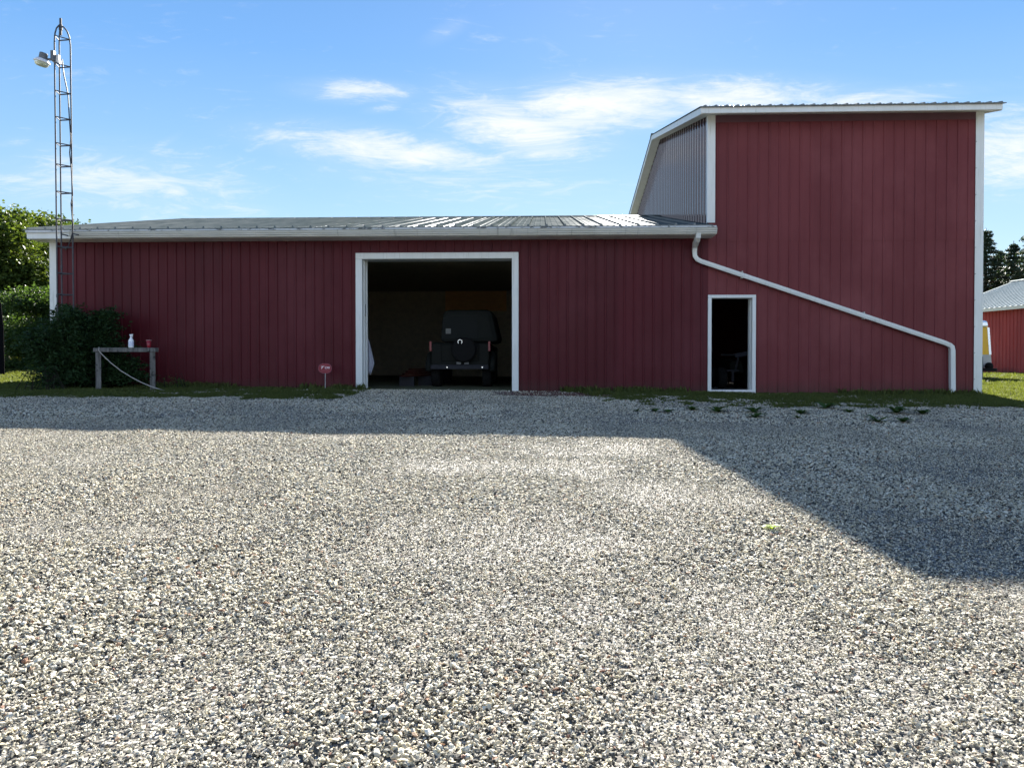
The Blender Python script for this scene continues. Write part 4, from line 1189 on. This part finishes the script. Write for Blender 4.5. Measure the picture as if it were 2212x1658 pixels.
MB().quadbox([shp(0, 2 * hw - .05, -.2), shp(Ls, 2 * hw - .05, -.2), shp(Ls, 2 * hw, -.2), shp(0, 2 * hw, -.2), shp(0, 2 * hw - .05, ez - .1), shp(Ls, 2 * hw - .05, ez - .1), shp(Ls, 2 * hw, ez - .1), shp(0, 2 * hw, ez - .1)]).build('back_wall', M['shedred'], shed)

# ------------------------------------------------------------------ enclosed trailer
QY2 = 34.0
def tp_(px, py, d=0): return at(px, py, QY2 + d)
trl = root('enclosed_trailer', (tp_(2100, 815).x, QY2, float(gz(14, 30))), 'yellow and grey enclosed trailer nose showing past the right end of the barn', 'trailer')
z0_, z1_, z2_, z3_ = tp_(2130, 794.4).z, tp_(2130, 765.7).z, tp_(2130, 707).z, tp_(2130, 692).z
xr0, xr1, xr2, xr3 = tp_(2143, 794).x, tp_(2140.5, 765).x, tp_(2136.5, 707).x, tp_(2134, 692).x
xl = xr0 - 4.6
def prism(za_, zb2, ra, rb): return MB().quadbox([(xl, QY2, za_), (ra, QY2, za_), (ra - .1, QY2 + 2.1, za_), (xl, QY2 + 2.1, za_), (xl, QY2, zb2), (rb, QY2, zb2), (rb - .1, QY2 + 2.1, zb2), (xl, QY2 + 2.1, zb2)])
prism(z0_, z1_, xr0, xr1).build('lower_body', M['greypanel'], trl)
prism(z1_ + .002, z2_, xr1 - .01, xr2).build('upper_body', M['yellow'], trl)
prism(z2_ + .002, z3_, xr2 + .01, xr3).build('roof', M['alu'], trl, bevel=.08)
MB().quadbox([(xr1 - .08, QY2 - .012, z1_), (xr1 + .015, QY2 - .012, z1_), (xr1 + .015, QY2 - .003, z1_), (xr1 - .08, QY2 - .003, z1_), (xr2 - .08, QY2 - .012, z2_), (xr2 + .012, QY2 - .012, z2_), (xr2 + .012, QY2 - .003, z2_), (xr2 - .08, QY2 - .003, z2_)]).build('corner_trim', M['alu'], trl)
jx = tp_(2126, 800).x
gq = float(gz(jx, QY2))
MB().tube([(jx - .25, QY2 - .25, gq + .03), (jx - .25, QY2 - .25, tp_(2126, 770).z)], .05, 8).build('jack', M['tyre'], trl)
MB().box(jx - .6, jx + .32, QY2 - .4, QY2 - .1, tp_(2126, 800).z - .02, tp_(2126, 795).z).build('tongue', M['tyre'], trl, bevel=.02)
MB().lathe([(.05, -.12), (.14, -.1), (.17, .0), (.12, .12), (.04, .15)], (jx + .06, QY2 - .25, tp_(2126, 790).z), 10).build('coupler', M['tyre'], trl)
MB().box(jx - .55, jx + .35, QY2 - .5, QY2 - .05, gq - .02, gq + .12).build('jack_pad', M['tyre'], trl, bevel=.03)
for dx in (-2.0, -2.9):
    MB().lathe([(.16, -.1), (.32, -.1), (.35, -.05), (.35, .05), (.32, .1), (.16, .1)], (xr0 + dx, QY2 + .15, gq + .35), 22, Matrix.Rotation(R(90), 3, 'X')).build('wheel', M['tyre'], trl)

# ------------------------------------------------------------------ black covered object at the left edge
KY = 23.0
k0, k1 = at(10.5, 828, KY), at(3, 652, KY)
gk = float(gz(k0.x, KY))
kz1, kz2 = at(8, 700, KY).z, k1.z
blk = root('covered_machine', (k0.x - .5, KY, gk), 'tall black covered object at the very left edge of the photo', 'machine')
xr = k0.x; fl = .75      # plan narrows towards the back
MB().quadbox([(xr - 1.1, KY, gk), (xr, KY, gk), (xr - fl, KY + .9, gk), (xr - 1.1, KY + .9, gk), (xr - 1.1, KY, kz1), (xr - .02, KY, kz1), (xr - fl, KY + .9, kz1), (xr - 1.1, KY + .9, kz1)]).build('cover', M['black'], blk, bevel=.02)
MB().quadbox([(xr - 1.1, KY, kz1 + .002), (xr - .03, KY, kz1 + .002), (xr - fl, KY + .9, kz1 + .002), (xr - 1.1, KY + .9, kz1 + .002), (xr - 1.05, KY + .02, kz2), (xr - .11, KY + .02, kz2), (xr - fl, KY + .8, kz2 - .1), (xr - 1.05, KY + .8, kz2 - .1)]).build('cover_top', M['black'], blk, bevel=.02)

# ------------------------------------------------------------------ rosette weeds in the gravel
def weed_mesh(seed, m, n=16, w=.12):
    r_ = np.random.default_rng(seed); mb = MB()
    for i in range(n):
        an = r_.uniform(0, 6.28); L = r_.uniform(.5, 1.0); up = r_.uniform(.15, .75); ww = w * r_.uniform(.7, 1.3)
        d = np.array([math.cos(an), math.sin(an), 0]); sd = np.array([-d[1], d[0], 0]); o = len(mb.v)
        for tt, q in ((0, .25), (.35, .9), (.7, 1.0), (1, .05)):
            c = d * L * tt + np.array([0, 0, up * math.sin(tt * 2.2) * .55])
            mb.v += [tuple(c - sd * ww * q), tuple(c + sd * ww * q)]
        for k in range(3): mb.f.append((o + 2 * k, o + 2 * k + 1, o + 2 * k + 3, o + 2 * k + 2))
    me = bpy.data.meshes.new('weed'); me.from_pydata(mb.v, [], mb.f); me.materials.append(m); return me
wm = [weed_mesh(60 + i, M['weed'], 16 + i * 4) for i in range(4)]
WL = [(1374, 889, .17, 'small dark rosette weed leftmost in the shaded gravel right of the garage opening'), (1416, 890, .17, 'rosette weed second from the left in the shaded gravel'),
      (1443, 892, .18, 'starry rosette weed close beside another, left of the entry door'), (1494, 887, .22, 'spreading weed in gravel left of the entry door'),
      (1549, 891, .34, 'wide low weed in gravel below the left side of the entry door'), (1629, 892, .30, 'dark weed in gravel below the right jamb of the entry door'),
      (1632, 903, .26, 'weed nearest the camera below the entry door'), (1729, 895, .22, 'flat weed in gravel a little right of the entry door'),
      (1723, 904, .14, 'small weed in front of the flat weed right of the entry door'), (1783, 883, .34, 'leafy weed at the grass edge under the middle of the downspout'),
      (1834, 892, .20, 'round weed in gravel under the middle of the downspout'), (1936, 893, .36, 'largest dark weed in gravel near the lower end of the downspout'),
      (1896, 912, .32, 'pale green grassy clump standing alone in the gravel on the right'), (1950, 913, .22, 'faint green clump right of the pale grassy clump'), (1993, 895, .26, 'dark weed at the edge of the right lawn')]
for i, (px, py, s_, lab) in enumerate(WL):
    p_ = on_ground(px, py)
    o = bpy.data.objects.new('gravel_weed', wm[i % 4]); col.objects.link(o)
    o.location = p_ + Vector((0, 0, .01)); o.scale = (s_ * .9, s_ * .9, s_ * .8); o.rotation_euler = (0, 0, i * 1.3)
    tag(o, lab, 'weed', 'weeds in the shaded gravel')
p_ = on_ground(1669, 1146)
o = bpy.data.objects.new('sunlit_weed', weed_mesh(90, M['weedlit'], 12, .16)); col.objects.link(o)
o.location = p_ + Vector((0, 0, .015)); o.scale = (.085, .085, .07)
tag(o, 'tiny bright yellow green seedling in the sunlit gravel', 'weed')
for o in list(bpy.data.objects):
    if o.get('_root'): del o['_root']
